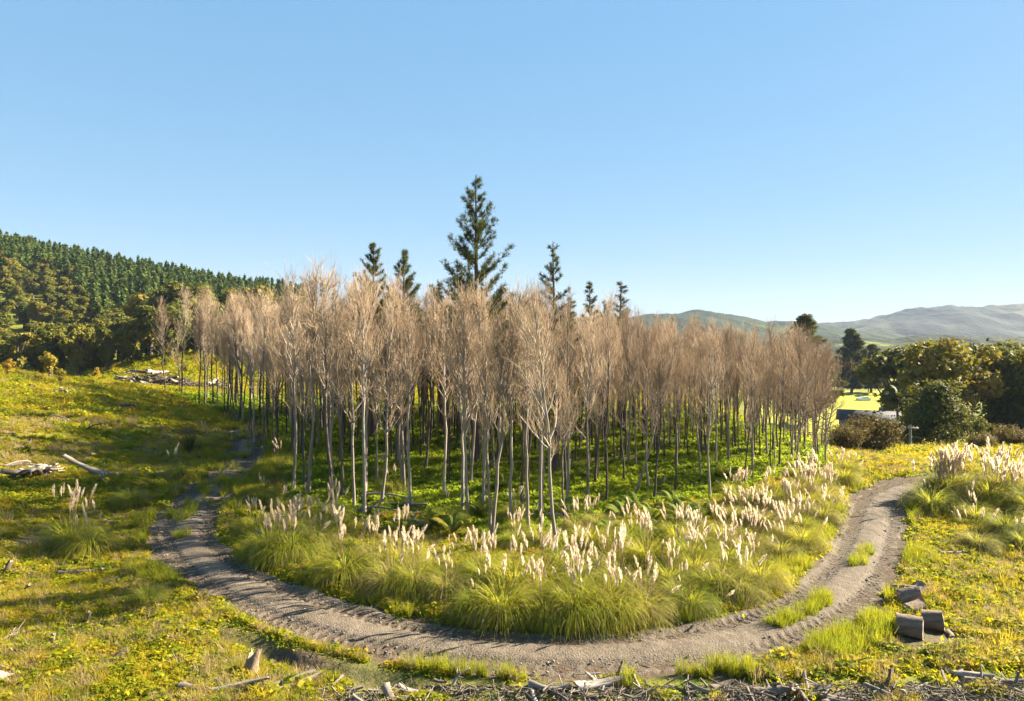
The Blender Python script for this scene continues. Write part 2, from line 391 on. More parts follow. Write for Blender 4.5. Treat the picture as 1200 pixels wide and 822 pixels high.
# ------------------------------------------------------------------ far hills
def hill_material(name, wood, past, lo, hi, scale):
    m, nt, N, L = newmat(name); pos = position(nt)
    n = noise(nt, scale, 5, .6, pos); n2 = noise(nt, .06, 4, .7, pos)
    w = ramp(nt, n2, [(.3, tuple(c * .55 for c in wood)), (.7, wood)])
    f = ramp(nt, n, [(lo, (0, 0, 0)), (hi, (1, 1, 1))])
    p = N('ShaderNodeBsdfPrincipled'); L(mixc(nt, f, w, past), p.inputs['Base Color'])
    p.inputs['Roughness'].default_value = .95; p.inputs['Specular IOR Level'].default_value = .1
    b = N('ShaderNodeBump'); b.inputs['Strength'].default_value = 1; b.inputs['Distance'].default_value = 6
    L(n2, b.inputs['Height']); L(b.outputs[0], p.inputs['Normal'])
    L(p.outputs[0], N('ShaderNodeOutputMaterial').inputs[0]); return m

def hill(prof, d, depth, mat, seed, rough, canopy):
    pxs = np.array([p[0] for p in prof], float); tops = CAM[2] + (HORIZ - np.array([p[1] for p in prof])) / FPX * d
    nx, ny = 420, 70
    X = np.linspace((pxs[0] - CX) / FPX * d, (pxs[-1] - CX) / FPX * d, nx); T = np.interp(X, (pxs - CX) / FPX * d, tops)
    v = np.linspace(-1, 1, ny); VX = np.repeat(X[None], ny, 0); VY = d + depth * np.repeat(v[:, None], nx, 1)
    prof_v = (np.cos(v * np.pi) * .5 + .5) ** .8
    Z = -12 + (T[None] + 12) * prof_v[:, None]
    k = np.sqrt(np.clip(prof_v * (1 - prof_v) * 4, 0, 1))[:, None]
    Z = Z + rough * fbm(VX, VY, depth * .55, seed, 3) * k + canopy * fbm(VX, VY, 45, seed + 5, 4) * np.clip(prof_v, 0.15, 1)[:, None] - canopy * .3
    o = add('hill', grid_mesh('hill', np.stack([VX, VY, Z], -1), mat, True)); tag(o, kind='structure'); return o
hm1 = hill_material('wooded_hill', (.022, .042, .018), (.10, .13, .035), .60, .68, .004)
hm2 = hill_material('pasture_hill', (.018, .028, .014), (.075, .08, .034), .50, .62, .0028)
hm3 = hill_material('near_ridge', (.022, .034, .012), (.16, .19, .025), .56, .62, .009)
hill([(-200, 398), (300, 388), (560, 382), (680, 373), (735, 371), (765, 367), (815, 364), (850, 368), (900, 377), (935, 377), (1000, 388), (1120, 398), (1500, 404)], 1500, 420, hm1, 3, 34, 9)
hill([(560, 399), (820, 390), (905, 383), (960, 381), (1000, 378), (1035, 369), (1065, 361), (1105, 358), (1150, 361), (1200, 357), (1320, 350), (1500, 362), (1750, 390)], 2600, 700, hm2, 11, 90, 12)
hill([(700, 404), (860, 400), (930, 397), (985, 395), (1040, 399), (1090, 393), (1180, 397), (1400, 392)], 760, 190, hm3, 23, 12, 6)

# ------------------------------------------------------------------ wood: logs, sticks
def log_geo(L, r, seed, sides=10, bend=.05, taper=.8, snag=0, mats=(0, 1)):
    rr = np.random.default_rng(seed); k = 7; t = np.linspace(0, 1, k); g = Geo()
    P = np.stack([bend * L * np.sin(t * np.pi) * rr.normal(), bend * L * np.sin(t * 2.3) * rr.normal(), (t - .5) * L], -1)
    a = np.arange(sides) * 2 * np.pi / sides
    rad_ = r * (1 - (1 - taper) * t)[:, None] * (1 + .16 * rr.normal(size=(k, sides)) + .22 * np.cos(2 * a + rr.uniform(0, 6))[None])
    V = P[:, None] + np.stack([rad_ * np.cos(a), rad_ * np.sin(a), np.repeat((rr.normal(size=(k, 1)) * .004), sides, 1)], -1)
    V[0, :, 2] += rr.normal(size=sides) * .25 * r; V[-1, :, 2] += rr.normal(size=sides) * .35 * r
    base = (np.arange(k - 1) * sides)[:, None]; j = np.arange(sides)[None]; j2 = (j + 1) % sides
    g.add(V, np.stack([base + j, base + j2, base + sides + j2, base + sides + j], -1), mats[0])
    for e, sg in ((0, -1), (k - 1, 1)):
        c = V[e].mean(0)
        ring = np.concatenate([V[e] * 1.0, (V[e] * .5 + c * .5), c[None]]) ; o = np.arange(sides); o2 = (o + 1) % sides
        g.add(ring, np.concatenate([np.stack([o, o2, o2 + sides, o + sides], -1), np.stack([o + sides, o2 + sides, np.full(sides, 2 * sides), np.full(sides, 2 * sides)], -1)[:, [0, 1, 2, 2]]][:1]), mats[1])
        o3 = np.arange(0, sides, 2)
        g.add(np.concatenate([V[e] * .5 + c * .5, c[None]]), np.stack([o3, (o3 + 1) % sides, (o3 + 2) % sides, np.full(len(o3), sides)], -1), mats[1])
    for s in range(snag):
        z = rr.uniform(.2, .95); az = rr.uniform(0, 6.28); b = np.array([np.interp(z, t, P[:, i]) for i in range(3)])
        d = unit(np.array([math.cos(az), math.sin(az), rr.uniform(.2, 1)])); l = rr.uniform(.12, .4) * L
        g.tubes(np.stack([b, b + d * l * .5, b + d * l + rr.normal(size=3) * .06 * L]), np.array([.5, .35, .15]) * r, 6, mats[0])
    return g
LOGS = [log_geo(L, r, i, 9, b, tp_, sn).mesh('log', [M['deadwood'], M['cutwood']]) for i, (L, r, b, tp_, sn) in enumerate(
    [(1, .07, .05, .6, 1), (1, .05, .12, .45, 3), (1, .04, .07, .5, 2), (1, .09, .04, .7, 0), (1, .045, .15, .35, 4), (1, .03, .1, .4, 2), (1, .12, .04, .6, 2), (1, .03, .05, .7, 0)])]
def stick_geo(N, box, lmin, lmax, r, rr, zf, up=.25):
    """loose sticks too small to pick apart"""
    g = Geo(); p = np.stack([rr.uniform(box[0], box[1], N), rr.uniform(box[2], box[3], N)], -1)
    z = zf(p[:, 0], p[:, 1]); a = rr.uniform(0, 6.28, N); e = rr.normal(size=N) * up; l = rr.uniform(lmin, lmax, N)
    d = np.stack([np.cos(a) * np.cos(e), np.sin(a) * np.cos(e), np.sin(e)], -1); c = np.stack([p[:, 0], p[:, 1], z], -1)
    mid = c + rr.normal(size=(N, 3)) * l[:, None] * .05
    g.tubes(np.stack([c - d * l[:, None] / 2, mid, c + d * l[:, None] / 2], 1), rr.uniform(.4, 1, (N, 1)) * r * np.array([[1, .9, .55]]), 4)
    return g
def put_log(p, L, thick, rotz, tilt, mesh, label, cat='log', group=None, name='log', lift=None):
    o = add(name, mesh, None, (p[0], p[1], p[2] + (thick * L * .06 if lift is None else lift)), None, (L * thick, L * thick, L))
    o.rotation_euler = Euler((0, math.pi / 2 - tilt, rotz)); tag(o, label, cat, group); return o

# ------------------------------------------------------------------ bare trees of the grove
def bare_tree(seed, H=12.0, fork=0, low=.34, spread=1.0, dens=1.0):
    rr = np.random.default_rng(seed); gt, gc = Geo(), Geo()
    k = 12; t = np.linspace(0, 1, k)
    w = np.cumsum(rr.normal(size=(k, 2)) * .05, 0) * np.array([1, 1]); w -= w[0]
    leaders = []
    main = np.stack([w[:, 0], w[:, 1], t * H * 1.0], -1); r0 = .0072 * H
    main_r = r0 * (1 - t) ** .8 + .014; main_r[0] *= 1.35
    gt.tubes(main, main_r, 8); leaders.append((main, main_r, low))
    for f in range(fork):
        s = rr.uniform(.22, .5); az = rr.uniform(0, 6.28); b = np.array([np.interp(s, t, main[:, i]) for i in range(3)])
        hh = H * .93 * (1 - s) * rr.uniform(.8, 1.0); tt = np.linspace(0, 1, 8)
        off = (rr.uniform(.10, .2) * hh) * (1 - (1 - tt) ** 2.2)
        P = b + np.stack([off * math.cos(az), off * math.sin(az), tt * hh], -1) + np.r_[[[0, 0, 0]], np.cumsum(rr.normal(size=(7, 3)) * .04, 0)]
        R = np.interp(s, t, main_r) * .8 * (1 - tt) ** .8 + .015
        gt.tubes(P, R, 7); leaders.append((P, R, .25))
    for P0, R0, lo in leaders:
        n = int(34 * dens) if P0 is main else int(18 * dens)
        ts = lo + (1 - lo) * np.sort(rr.uniform(0, 1, n)) ** .8 * .985
        tk = np.linspace(0, 1, len(P0)); LP = []; LR = []
        for i, s in enumerate(ts):
            b = np.array([np.interp(s, tk, P0[:, j]) for j in range(3)]); az = i * 2.4 + rr.normal() * .5
            L = H * (.032 + .12 * float(np.interp((s - lo) / (1 - lo), [0, .3, .55, .8, 1], [.5, 1, 1, .7, .38]))) * rr.uniform(.35, 1.5); up = math.radians(rr.uniform(22, 62)) * spread * (1 - .72 * s * s)
            u = np.linspace(0, 1, 6); d0 = np.array([math.sin(up) * math.cos(az), math.sin(up) * math.sin(az), math.cos(up)])
            bend = (.25 * u ** 2)[:, None] * np.array([[0, 0, 1.0]])
            P = b + L * (u[:, None] * d0 + bend * .6) + np.r_[[[0, 0, 0]], np.cumsum(rr.normal(size=(5, 3)) * .028 * L, 0)]
            LP.append(P); LR.append(np.interp(s, tk, R0) * .55 * (1 - u) ** .7 + .010)
        LP = np.array(LP); LR = np.array(LR); gc.tubes(LP, LR, 5, 1)
        # side branches
        nb = 5; Lk = np.linalg.norm(LP[:, -1] - LP[:, 0], axis=1)
        u = rr.uniform(.18, 1, (n, nb)); iu = np.clip((u * 5).astype(int), 0, 4); fu = u * 5 - iu; ar = np.arange(n)[:, None]
        B = LP[ar, iu] * (1 - fu)[..., None] + LP[ar, iu + 1] * fu[..., None]; D = unit(LP[ar, iu + 1] - LP[ar, iu])
        dd = unit(D + .5 * rr.normal(size=D.shape) + np.array([0, 0, .4])); l = (Lk[:, None] * rr.uniform(.22, .5, u.shape) * (1.2 - .6 * u) + .25)[..., None]
        B = B.reshape(-1, 3); dd = dd.reshape(-1, 3); l = l.reshape(-1, 1)
        P = np.stack([B, B + dd * l * .5 + rr.normal(size=B.shape) * .05 * l, B + dd * l + np.array([0, 0, .12]) * l + rr.normal(size=B.shape) * .06 * l], 1)
        gc.tubes(P, np.broadcast_to(np.array([[.012, .009, .006]]), (len(B), 3)), 4)
        nt_ = 4; u = rr.uniform(.15, 1, (len(B), nt_)); T0 = P[:, None, 0] * (1 - u)[..., None] + P[:, None, 2] * u[..., None]
        d2 = unit(dd[:, None] + .42 * rr.normal(size=T0.shape) + np.array([0, 0, .45])); l2 = rr.uniform(.3, .95, u.shape)[..., None]
        T0 = T0.reshape(-1, 3); d2 = d2.reshape(-1, 3); l2 = l2.reshape(-1, 1)
        gc.tubes(np.stack([T0, T0 + d2 * l2], 1), np.broadcast_to(np.array([[.0068, .0042]]), (len(T0), 2)), 3)
    return gt.mesh('trunk', M['bark'], True), gc.mesh('crown', [M['twig'], M['bark']])
BARE = [bare_tree(100 + i, 12, f, lo, sp, dn) for i, (f, lo, sp, dn) in enumerate(
    [(0, .36, 1, .95), (0, .43, .9, .85), (1, .38, 1, .8), (0, .33, 1.2, .95), (1, .45, .9, .8), (0, .35, 1.05, 1.0), (2, .38, 1, .7), (0, .48, .85, .85), (0, .38, .95, .7)])]
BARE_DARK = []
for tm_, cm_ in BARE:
    q = tm_.copy(); q.materials.clear(); q.materials.append(M['bark_dark']); BARE_DARK.append((q, cm_))  # trunk copies wearing the shade-darkened bark colour
LOWTREE = bare_tree(150, 12, 1, .10, 1.5, 1.5)      # bushy edge tree branching from low down
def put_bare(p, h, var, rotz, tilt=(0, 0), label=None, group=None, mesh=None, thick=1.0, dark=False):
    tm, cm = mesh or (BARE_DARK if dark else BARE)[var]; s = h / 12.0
    t = thing('bare_tree', label, 'tree', group, (p[0], p[1], p[2] - .08), (tilt[0], tilt[1], rotz), (s * thick, s * thick, s))
    add('trunk', tm, t); add('crown', cm, t); return t

grove_front = [(258, 488), (285, 505), (318, 545), (338, 572), (352, 588), (425, 606), (480, 598), (545, 606), (580, 642), (652, 656), (700, 606), (760, 592), (835, 584), (900, 566), (962, 553)]
GROVE = np.array([at(*p)[:2] for p in grove_front] + [[26, 56], [29, 66], [27, 76], [8, 80], [-15, 82], [-36, 88], [-43, 84]])
def inside(poly, x, y):
    x = np.asarray(x); y = np.asarray(y); r = np.zeros(x.shape, bool); j = len(poly) - 1
    for i in range(len(poly)):
        xi, yi = poly[i]; xj, yj = poly[j]
        r ^= ((yi > y) != (yj > y)) & (x < (xj - xi) * (y - yi) / (yj - yi + 1e-12) + xi); j = i
    return r

TREES = []      # (x, y) of every tree standing
fronts = [  # base pixel, height, variant, tilt (about x, y), label
    (344, 575, 13.6, 7, (0, .015), 'straight slim bare tree standing close beside a paler one near the shaded bend'),
    (361, 578, 13.9, 1, (0, .04), 'pale bare tree just above pampas clump at the shaded bend of track'),
    (427, 602, 12.9, 4, (0, -.02), 'pale twin-stemmed bare tree rising behind long row of cream plumes'),
    (415, 590, 12.4, 0, (0, .02), None), (482, 592, 12.0, 7, (0, .01), None), (474, 575, 12.5, 3, (0, -.01), None),
    (541, 598, 12.6, 2, (0, .02), None), (548, 603, 12.2, 6, (0, -.03), None), (566, 600, 12.4, 1, (.02, .03), None),
    (574, 645, 11.6, 2, (0, .11), 'slender bare tree leaning sideways out of the pampas in front of the grove'),
    (600, 610, 12.4, 8, (0, -.01), None), (620, 625, 11.8, 7, (0, 0), None), (633, 637, 12.0, 4, (0, -.02), 'pale forked bare tree with two upright stems at the front of grove'),
    (652, 656, 11.9, 0, (0, -.09), 'thin leaning bare tree standing out in the pampas ahead of the grove'),
    (664, 590, 12.2, 3, (0, .02), None), (690, 596, 11.2, 5, (0, -.02), None),
    (744, 578, 10.4, 6, (0, .26), 'strongly leaning forked bare tree in front of the bright woodland floor'),
    (832, 582, 9.8, 6, (0, 0), 'vase-shaped bare tree with low forks beside the thick plume bank'),
    (760, 570, 10.4, 3, (0, .03), None), (880, 562, 9.8, 5, (0, .01), None), (520, 580, 12.3, 5, (0, .02), None), (390, 560, 12.2, 3, (0, 0), None)]
GL = 'tall slender leafless tree with pale grey trunk in the crowded grove'; GG = 'pale trunked bare trees of the grove'
for i, (px, py, h, v, tl, lb) in enumerate(fronts):
    p = onground(px, py); TREES.append((p[0], p[1]))
    h *= .92
    put_bare(p, h, v, rng.uniform(0, 6.28) if tl == (0, 0) or abs(tl[1]) < .08 else 0.0, tl, lb or GL, None if lb else GG, thick=1.0)
for px, py, h in ((934, 556, 9.2), (956, 551, 8.4), (968, 545, 8.2)):
    p = onground(px, py); TREES.append((p[0], p[1]))
    put_bare(p, h, 0, rng.uniform(0, 6.28), (0, .03), 'broad bushy leafless tree branching from low down near the track bend', 'bushy bare trees at the grove edge', LOWTREE)
x0, y0 = GROVE.min(0); x1, y1 = GROVE.max(0); n_tr = 0
for _ in range(9000):
    if n_tr >= 270: break
    x, y = rng.uniform(x0, x1), rng.uniform(y0, y1)
    if not inside(GROVE, np.array([x]), np.array([y]))[0]: continue
    sp = 1.75 + .5 * vnoise(np.array([x]), np.array([y]), 6, 3)[0] * 2
    if min((x - a) ** 2 + (y - b) ** 2 for a, b in TREES) < sp ** 2: continue
    TREES.append((x, y)); n_tr += 1
    low = LOWTREE if (x > 24 and rng.random() < .35) else None
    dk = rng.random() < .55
    LAB = ('low-branched bushy leafless tree among slimmer ones at the end of grove', 'bushy trees among the grove') if low else ('tall slender leafless tree with shade-darkened brown trunk in the crowded grove', 'dark trunked bare trees of the grove') if dk else (GL, GG)
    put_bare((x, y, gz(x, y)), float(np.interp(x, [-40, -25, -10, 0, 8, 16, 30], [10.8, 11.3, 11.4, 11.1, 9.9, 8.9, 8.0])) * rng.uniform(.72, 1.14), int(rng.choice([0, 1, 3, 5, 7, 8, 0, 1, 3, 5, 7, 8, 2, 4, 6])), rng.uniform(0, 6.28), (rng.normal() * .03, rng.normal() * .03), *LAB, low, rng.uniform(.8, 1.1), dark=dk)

M['darkpine'] = leafmat('dark_conifer_needles', [(0, (.028, .045, .014)), (.5, (.055, .072, .018)), (1, (.10, .105, .022))], .25, .25, (.15, .15, .02), fine=.8)
# ------------------------------------------------------------------ conifers
def pine(seed, H, R, base=.25, whorls=22, per=5, dens=10, blade=.30, bw=.035, gap=0.0, upc=.5, mat='darkpine', taper=.8):
    rr = np.random.default_rng(seed); gt, gc = Geo(), Geo(); k = 10; t = np.linspace(0, 1, k)
    w = np.cumsum(rr.normal(size=(k, 2)) * .03, 0); w -= w[0]
    gt.tubes(np.stack([w[:, 0], w[:, 1], t * H], -1), .014 * H * (1 - t) ** .8 + .02, 8)
    for i in range(whorls):
        s = base + (1 - base) * (i + rr.uniform(-.3, .3)) / whorls; s = min(max(s, base), .985)
        c = np.array([np.interp(s, t, w[:, 0]), np.interp(s, t, w[:, 1]), s * H])
        rad_ = R * (min(1, (1 - s) / (1 - base)) ** taper) * (.5 + .5 * sstep(base, base + .2, s)) + .18
        for j in range(per):
            if rr.random() < gap: continue
            az = rr.uniform(0, 6.28); L = rad_ * rr.uniform(.55, 1.2); el = rr.uniform(.1, .6) * upc * 1.6 + .35 * s
            u = np.linspace(0, 1, 6)
            P = c + np.stack([u * L * math.cos(az) * math.cos(el), u * L * math.sin(az) * math.cos(el), L * (u * math.sin(el) * .7 + .35 * upc * u ** 2)], -1)
            gt.tubes(P, (.012 + .012 * L) * (1 - u) + .006, 4)
            nt_ = max(4, int(dens * L)); uu = np.r_[rr.uniform(.22, 1, nt_), 1, 1]
            B = np.stack([np.interp(uu, u, P[:, q]) for q in range(3)], -1) + rr.normal(size=(len(uu), 3)) * .045 * min(L, 2)
            ax = unit(P[-1] - P[-2]); nb = 11
            D = unit(ax * .75 + np.array([0, 0, .25]) + .75 * rr.normal(size=(len(uu), nb, 3))).reshape(-1, 3)
            B = np.repeat(B, nb, 0); l = blade * rr.uniform(.6, 1.2, (len(B), 1)); S = unit(np.cross(D, rr.normal(size=D.shape)))
            gc.strips(np.stack([B, B + D * l], 1), np.array([[bw, bw * .5]]), S)
    # leading shoot
    B = np.repeat(np.stack([np.full(8, w[-1, 0]), np.full(8, w[-1, 1]), np.linspace(.94, 1.0, 8) * H], -1), 8, 0)
    D = unit(np.array([0, 0, .7]) + .6 * rr.normal(size=B.shape)); gc.strips(np.stack([B, B + D * blade * .8], 1), np.array([[bw, bw * .5]]), unit(np.cross(D, rr.normal(size=D.shape))))
    return gt.mesh('trunk', M['darkbark'], True), gc.mesh('crown', M[mat])
def put_pair(name, p, meshes, label, cat, group=None, rotz=0, scale=1.0, tilt=(0, 0)):
    t = thing(name, label, cat, group, (p[0], p[1], p[2] - .1), (tilt[0], tilt[1], rotz), scale)
    add('trunk', meshes[0], t); add('crown', meshes[1], t); return t
def put_by_top(name, px, top, d, meshes, H0, label, cat, group=None, rotz=0, wide=1.0):
    """stand a tree at distance d so that it is as tall as it shows above the ground there"""
    x = (px - CX) / FPX * d; z = gz(x, d); h = CAM[2] + (HORIZ - top) / FPX * d - z; s = h / H0
    return put_pair(name, (x, d, z), meshes, label, cat, group, rotz, (s * wide, s * wide, s))
put_by_top('pine_tree', 558, 207, 50, pine(1, 20, 6.0, .2, 34, 4, 18, .28, .026, .28, .85, taper=.95), 20, 'tallest dark green pine rising from the middle of the bare grove', 'pine')
pm = pine(2, 16, 3.4, .3, 24, 4, 22, .27, .026, .25, .8)
put_by_top('pine_tree', 437, 286, 60, pm, 16, 'green pine with a bushy top close beside a narrower pine above the grove', 'pine')
put_by_top('pine_tree', 475, 292, 57, pine(3, 16, 3.0, .3, 24, 4, 22, .27, .026, .2, .8), 16, 'narrow green pine close beside the bushy-topped one above the grove', 'pine')
sparse = pine(4, 16, 2.2, .3, 24, 3, 18, .26, .026, .3, .6)
put_by_top('pine_tree', 651, 284, 48, sparse, 16, 'thin sparse pine with see-through top beside the tallest pine', 'pine')
thin = pine(5, 14, .9, .5, 20, 3, 18, .26, .026, .3, .6)
for i, (px, tp_, d) in enumerate(((691, 330, 62), (727, 330, 64), (708, 352, 66), (515, 332, 66), (380, 336, 74), (393, 340, 76), (668, 348, 60))):
    put_by_top('pine_tree', px, tp_, d, thin, 14, 'very thin young pine tip poking out above the grove', 'pine', 'young pines among the bare trees', i * 1.3, rng.uniform(.8, 1.3))
dark = pine(6, 17, 4.4, .10, 26, 6, 9, .6, .16, .0, .25, mat='darkpine', taper=.8)
put_by_top('conifer_tree', 943, 370, 150, dark, 17, 'dark conifer rising behind the bare grove at the end towards the paddock', 'conifer', None, 0, 1.35)
put_by_top('conifer_tree', 998, 386, 245, dark, 17, 'tall dark conifer with a shorter one at its side behind the bright paddock', 'conifer', None, 2.0, 1.45)
put_by_top('conifer_tree', 1021, 404, 250, dark, 17, 'shorter broad conifer touching the tall dark one near the paddock', 'conifer', None, 4.0, 1.7)

def hill_pine(seed, H=14.0, R=2.6):
    rr = np.random.default_rng(seed); g = Geo()
    g.tubes(np.array([[0, 0, 0], [0, 0, H * .5], [0, 0, H]]), np.array([.2, .12, .03]), 5, 1)
    Cs = []; Ns = []
    for i in range(15):
        s = .14 + .86 * i / 15; rad_ = R * 1.15 * (1 - s) ** .95 + .12
        for j in range(8):
            az = rr.uniform(0, 6.28); L = rad_ * rr.uniform(.55, 1.2)
            for u in np.linspace(.25, 1, 4):
                Cs.append([L * u * math.cos(az), L * u * math.sin(az), s * H + L * u * .3 + rr.normal() * .12]); Ns.append([math.cos(az) * .4, math.sin(az) * .4, .9])
    g.cards(np.array(Cs), .62, rr, np.array(Ns), .55, 0, 1.9)
    g.cards(np.array([[0, 0, H * q] for q in np.linspace(.9, 1.01, 7)]), .4, rr, None, 1, 0)
    return g.mesh('pine_tree', [M['hillpine'], M['darkbark']])
HP = [hill_pine(200 + i, 14, r) for i, r in enumerate((2.4, 2.9, 2.1, 2.6))]

# ------------------------------------------------------------------ broad crowned trees and bushes
def broad(seed, H, R, nl, nc, size, mat, base=.25, flat=.55, bark='darkbark', limbs=True, pointed=0):
    rr = np.random.default_rng(seed); gt, gc = Geo(), Geo()
    gt.tubes(np.array([[0, 0, 0], [.1, .05, H * .3], [.05, .15, H * .75]]), np.array([.035, .026, .008]) * H, 8)
    lob = []
    for i in range(nl):
        a = i * 2.4 + rr.normal() * .4; s = rr.uniform(0, 1); zc = base + (1 - base) * (.12 + .76 * s)
        w = math.sin(math.pi * min(1, .25 + .75 * (1 - s) + .1)) if not pointed else (1.05 - s)
        rr_ = R * w * rr.uniform(.35, .8); lr = R * rr.uniform(.24, .42) * (1.15 - .45 * s)
        lob.append((rr_ * math.cos(a), rr_ * math.sin(a), min(zc * H, H - lr * .55), lr))
        if limbs:
            b = np.array([.05, .05, H * rr.uniform(.2, .45)]); e = np.array(lob[-1][:3])
            gt.tubes(np.stack([b, (b + e) / 2 + np.array([0, 0, -.05 * H]), e]), np.array([.013, .009, .004]) * H, 5)
    lob.append((0, 0, H * (1 - flat * .33), R * .36))
    if pointed:
        for q in range(pointed): lob.append((rr.uniform(-.5, .5) * R, rr.uniform(-.5, .5) * R, H * rr.uniform(.86, .97), R * .16))
    tot = sum(l[3] ** 2 for l in lob); Cs, Ns = [], []
    for lx, ly, lz, lr in lob:
        m = max(12, int(nc * lr * lr / tot)); d = unit(rr.normal(size=(m, 3))); q = rr.uniform(.35, 1, (m, 1)) ** .45
        bump = 1 + .22 * np.sin(d[:, :1] * 7 + lx) * np.sin(d[:, 1:2] * 7 + ly) + .2 * rr.normal(size=(m, 1)) * .6
        Cs.append(np.array([lx, ly, lz]) + d * q * bump * lr * np.array([1, 1, flat + .3])); Ns.append(d)
    gc.cards(np.concatenate(Cs), size, rr, np.concatenate(Ns) * .9 + np.array([0, 0, .3]), .6)
    return gt.mesh('trunk', M[bark], True), gc.mesh('crown', M[mat])
BUSH = [broad(300 + i, 11, r, nl, 5200, .42, 'bush', b) for i, (r, nl, b) in enumerate(((4.2, 17, .22), (3.6, 14, .25), (4.8, 20, .2), (3.2, 13, .3)))]
BIGT = [broad(320 + i, 15, 6.6, 30, 12000, .40, 'bush', .10) for i in range(2)]
# ------------------------------------------------------------------ wooded hillside on the left
def world_at(px, d): return (px - CX) / FPX * d
bush_spots = []
def bush_row(n, pxr, dr, hr, seed, lab, grp, mats=BUSH, name='evergreen_tree', mind=3.0):
    rr = np.random.default_rng(seed); c = 0
    for _ in range(n * 30):
        if c >= n: break
        px, d = rr.uniform(*pxr), rr.uniform(*dr); x = world_at(px, d)
        if bush_spots and min((x - a) ** 2 + (d - b) ** 2 for a, b in bush_spots) < mind ** 2: continue
        bush_spots.append((x, d)); c += 1; h = rr.uniform(*hr)
        put_pair(name, (x, d, gz(x, d)), mats[int(rr.integers(0, len(mats)))], lab, 'tree', grp, rr.uniform(0, 6.28), (h / 11 * rr.uniform(.9, 1.2), h / 11 * rr.uniform(.9, 1.2), h / 11))
bush_row(34, (-70, 250), (112, 150), (7, 10.5), 1, 'dark evergreen tree at the shaded foot of the wooded hill', 'evergreens at the hill foot')
bush_row(46, (-80, 150), (152, 215), (8, 12), 2, 'rounded brown-green evergreen tree on the lower wooded slope', 'evergreens on the lower slope', mind=3.6)
bush_row(40, (-90, 125), (216, 268), (8, 12), 12, 'rounded brown-green evergreen tree high on the slope below the pines', 'evergreens below the pines', mind=3.8)
bush_row(24, (165, 345), (132, 165), (13, 20), 3, 'tall evergreen tree behind the left end of the bare grove', 'evergreens behind the grove', mind=3.4)
GOLD = [broad(340, 11, 4, 15, 3600, .42, 'goldbush', .2), broad(341, 3, 1.0, 8, 500, .16, 'goldbush', .35)]
put_pair('golden_tree', (world_at(113, 150), 150, gz(world_at(113, 150), 150)), GOLD[0], 'golden-leaved tree glowing among dark evergreens on the wooded slope', 'tree', None, 1, .95)
for px, py, s, lb in ((57, 441, 1.15, 'orange-leaved sapling standing on the crest of the grassy bank'), (71, 446, .75, 'low yellow shrub on the bank crest beside the orange sapling'), (10, 437, .8, 'small yellow-green shrub at the top of the bank by a pale log'), (46, 444, .5, 'tiny golden seedling on the crest of the grassy bank')):
    p = at(px, py + 6); put_pair('sapling', (p[0], p[1], gz(p[0], p[1])), GOLD[1], lb, 'shrub', None, px, s)
KN = [broad(345 + i, 2.2, 1.2, 7, 420, .2, 'goldbush' if i else 'bush', .1, limbs=False) for i in range(2)]
for i in range(26):
    x, y = -58 + rng.normal() * 8, 119 + rng.normal() * 6
    put_pair('shrub', (x, y, gz(x, y)), KN[i % 2 if i % 3 else 1], 'low yellow-green shrub on the sunlit knoll behind the slash heap', 'shrub', 'shrubs on the knoll', rng.uniform(0, 6), rng.uniform(.5, 1.2))
# pines on the hill: the largest as trees of their own, the rest as one mass
cand = []; rr = np.random.default_rng(44)
while len(cand) < 3600:
    d = rr.uniform(190, 430); px = rr.uniform(-160, 360); x = world_at(px, d)
    if d < 250 and px < 110 - (d - 190) * .4: continue
    if d < 225 and px > 110 and rr.random() < .5: continue
    cand.append((x, d))
cand = np.array(cand); keep = []; 
for i in range(len(cand)):
    if not keep or ((cand[keep] - cand[i]) ** 2).sum(1).min() > 2.35 ** 2: keep.append(i)
cand = cand[keep]; cz = ground_z(cand[:, 0], cand[:, 1])
order = np.argsort(cand[:, 1]); near_, rest = order[:285], order[285:]
for i in near_:
    o = add('pine_tree', HP[int(rr.integers(0, 4))], None, (cand[i, 0], cand[i, 1], cz[i] - .2), (0, 0, rr.uniform(0, 6.28)), rr.uniform(.75, 1.15))
    tag(o, 'pointed green plantation pine on the wooded hillside', 'pine', 'plantation pines on the hill')

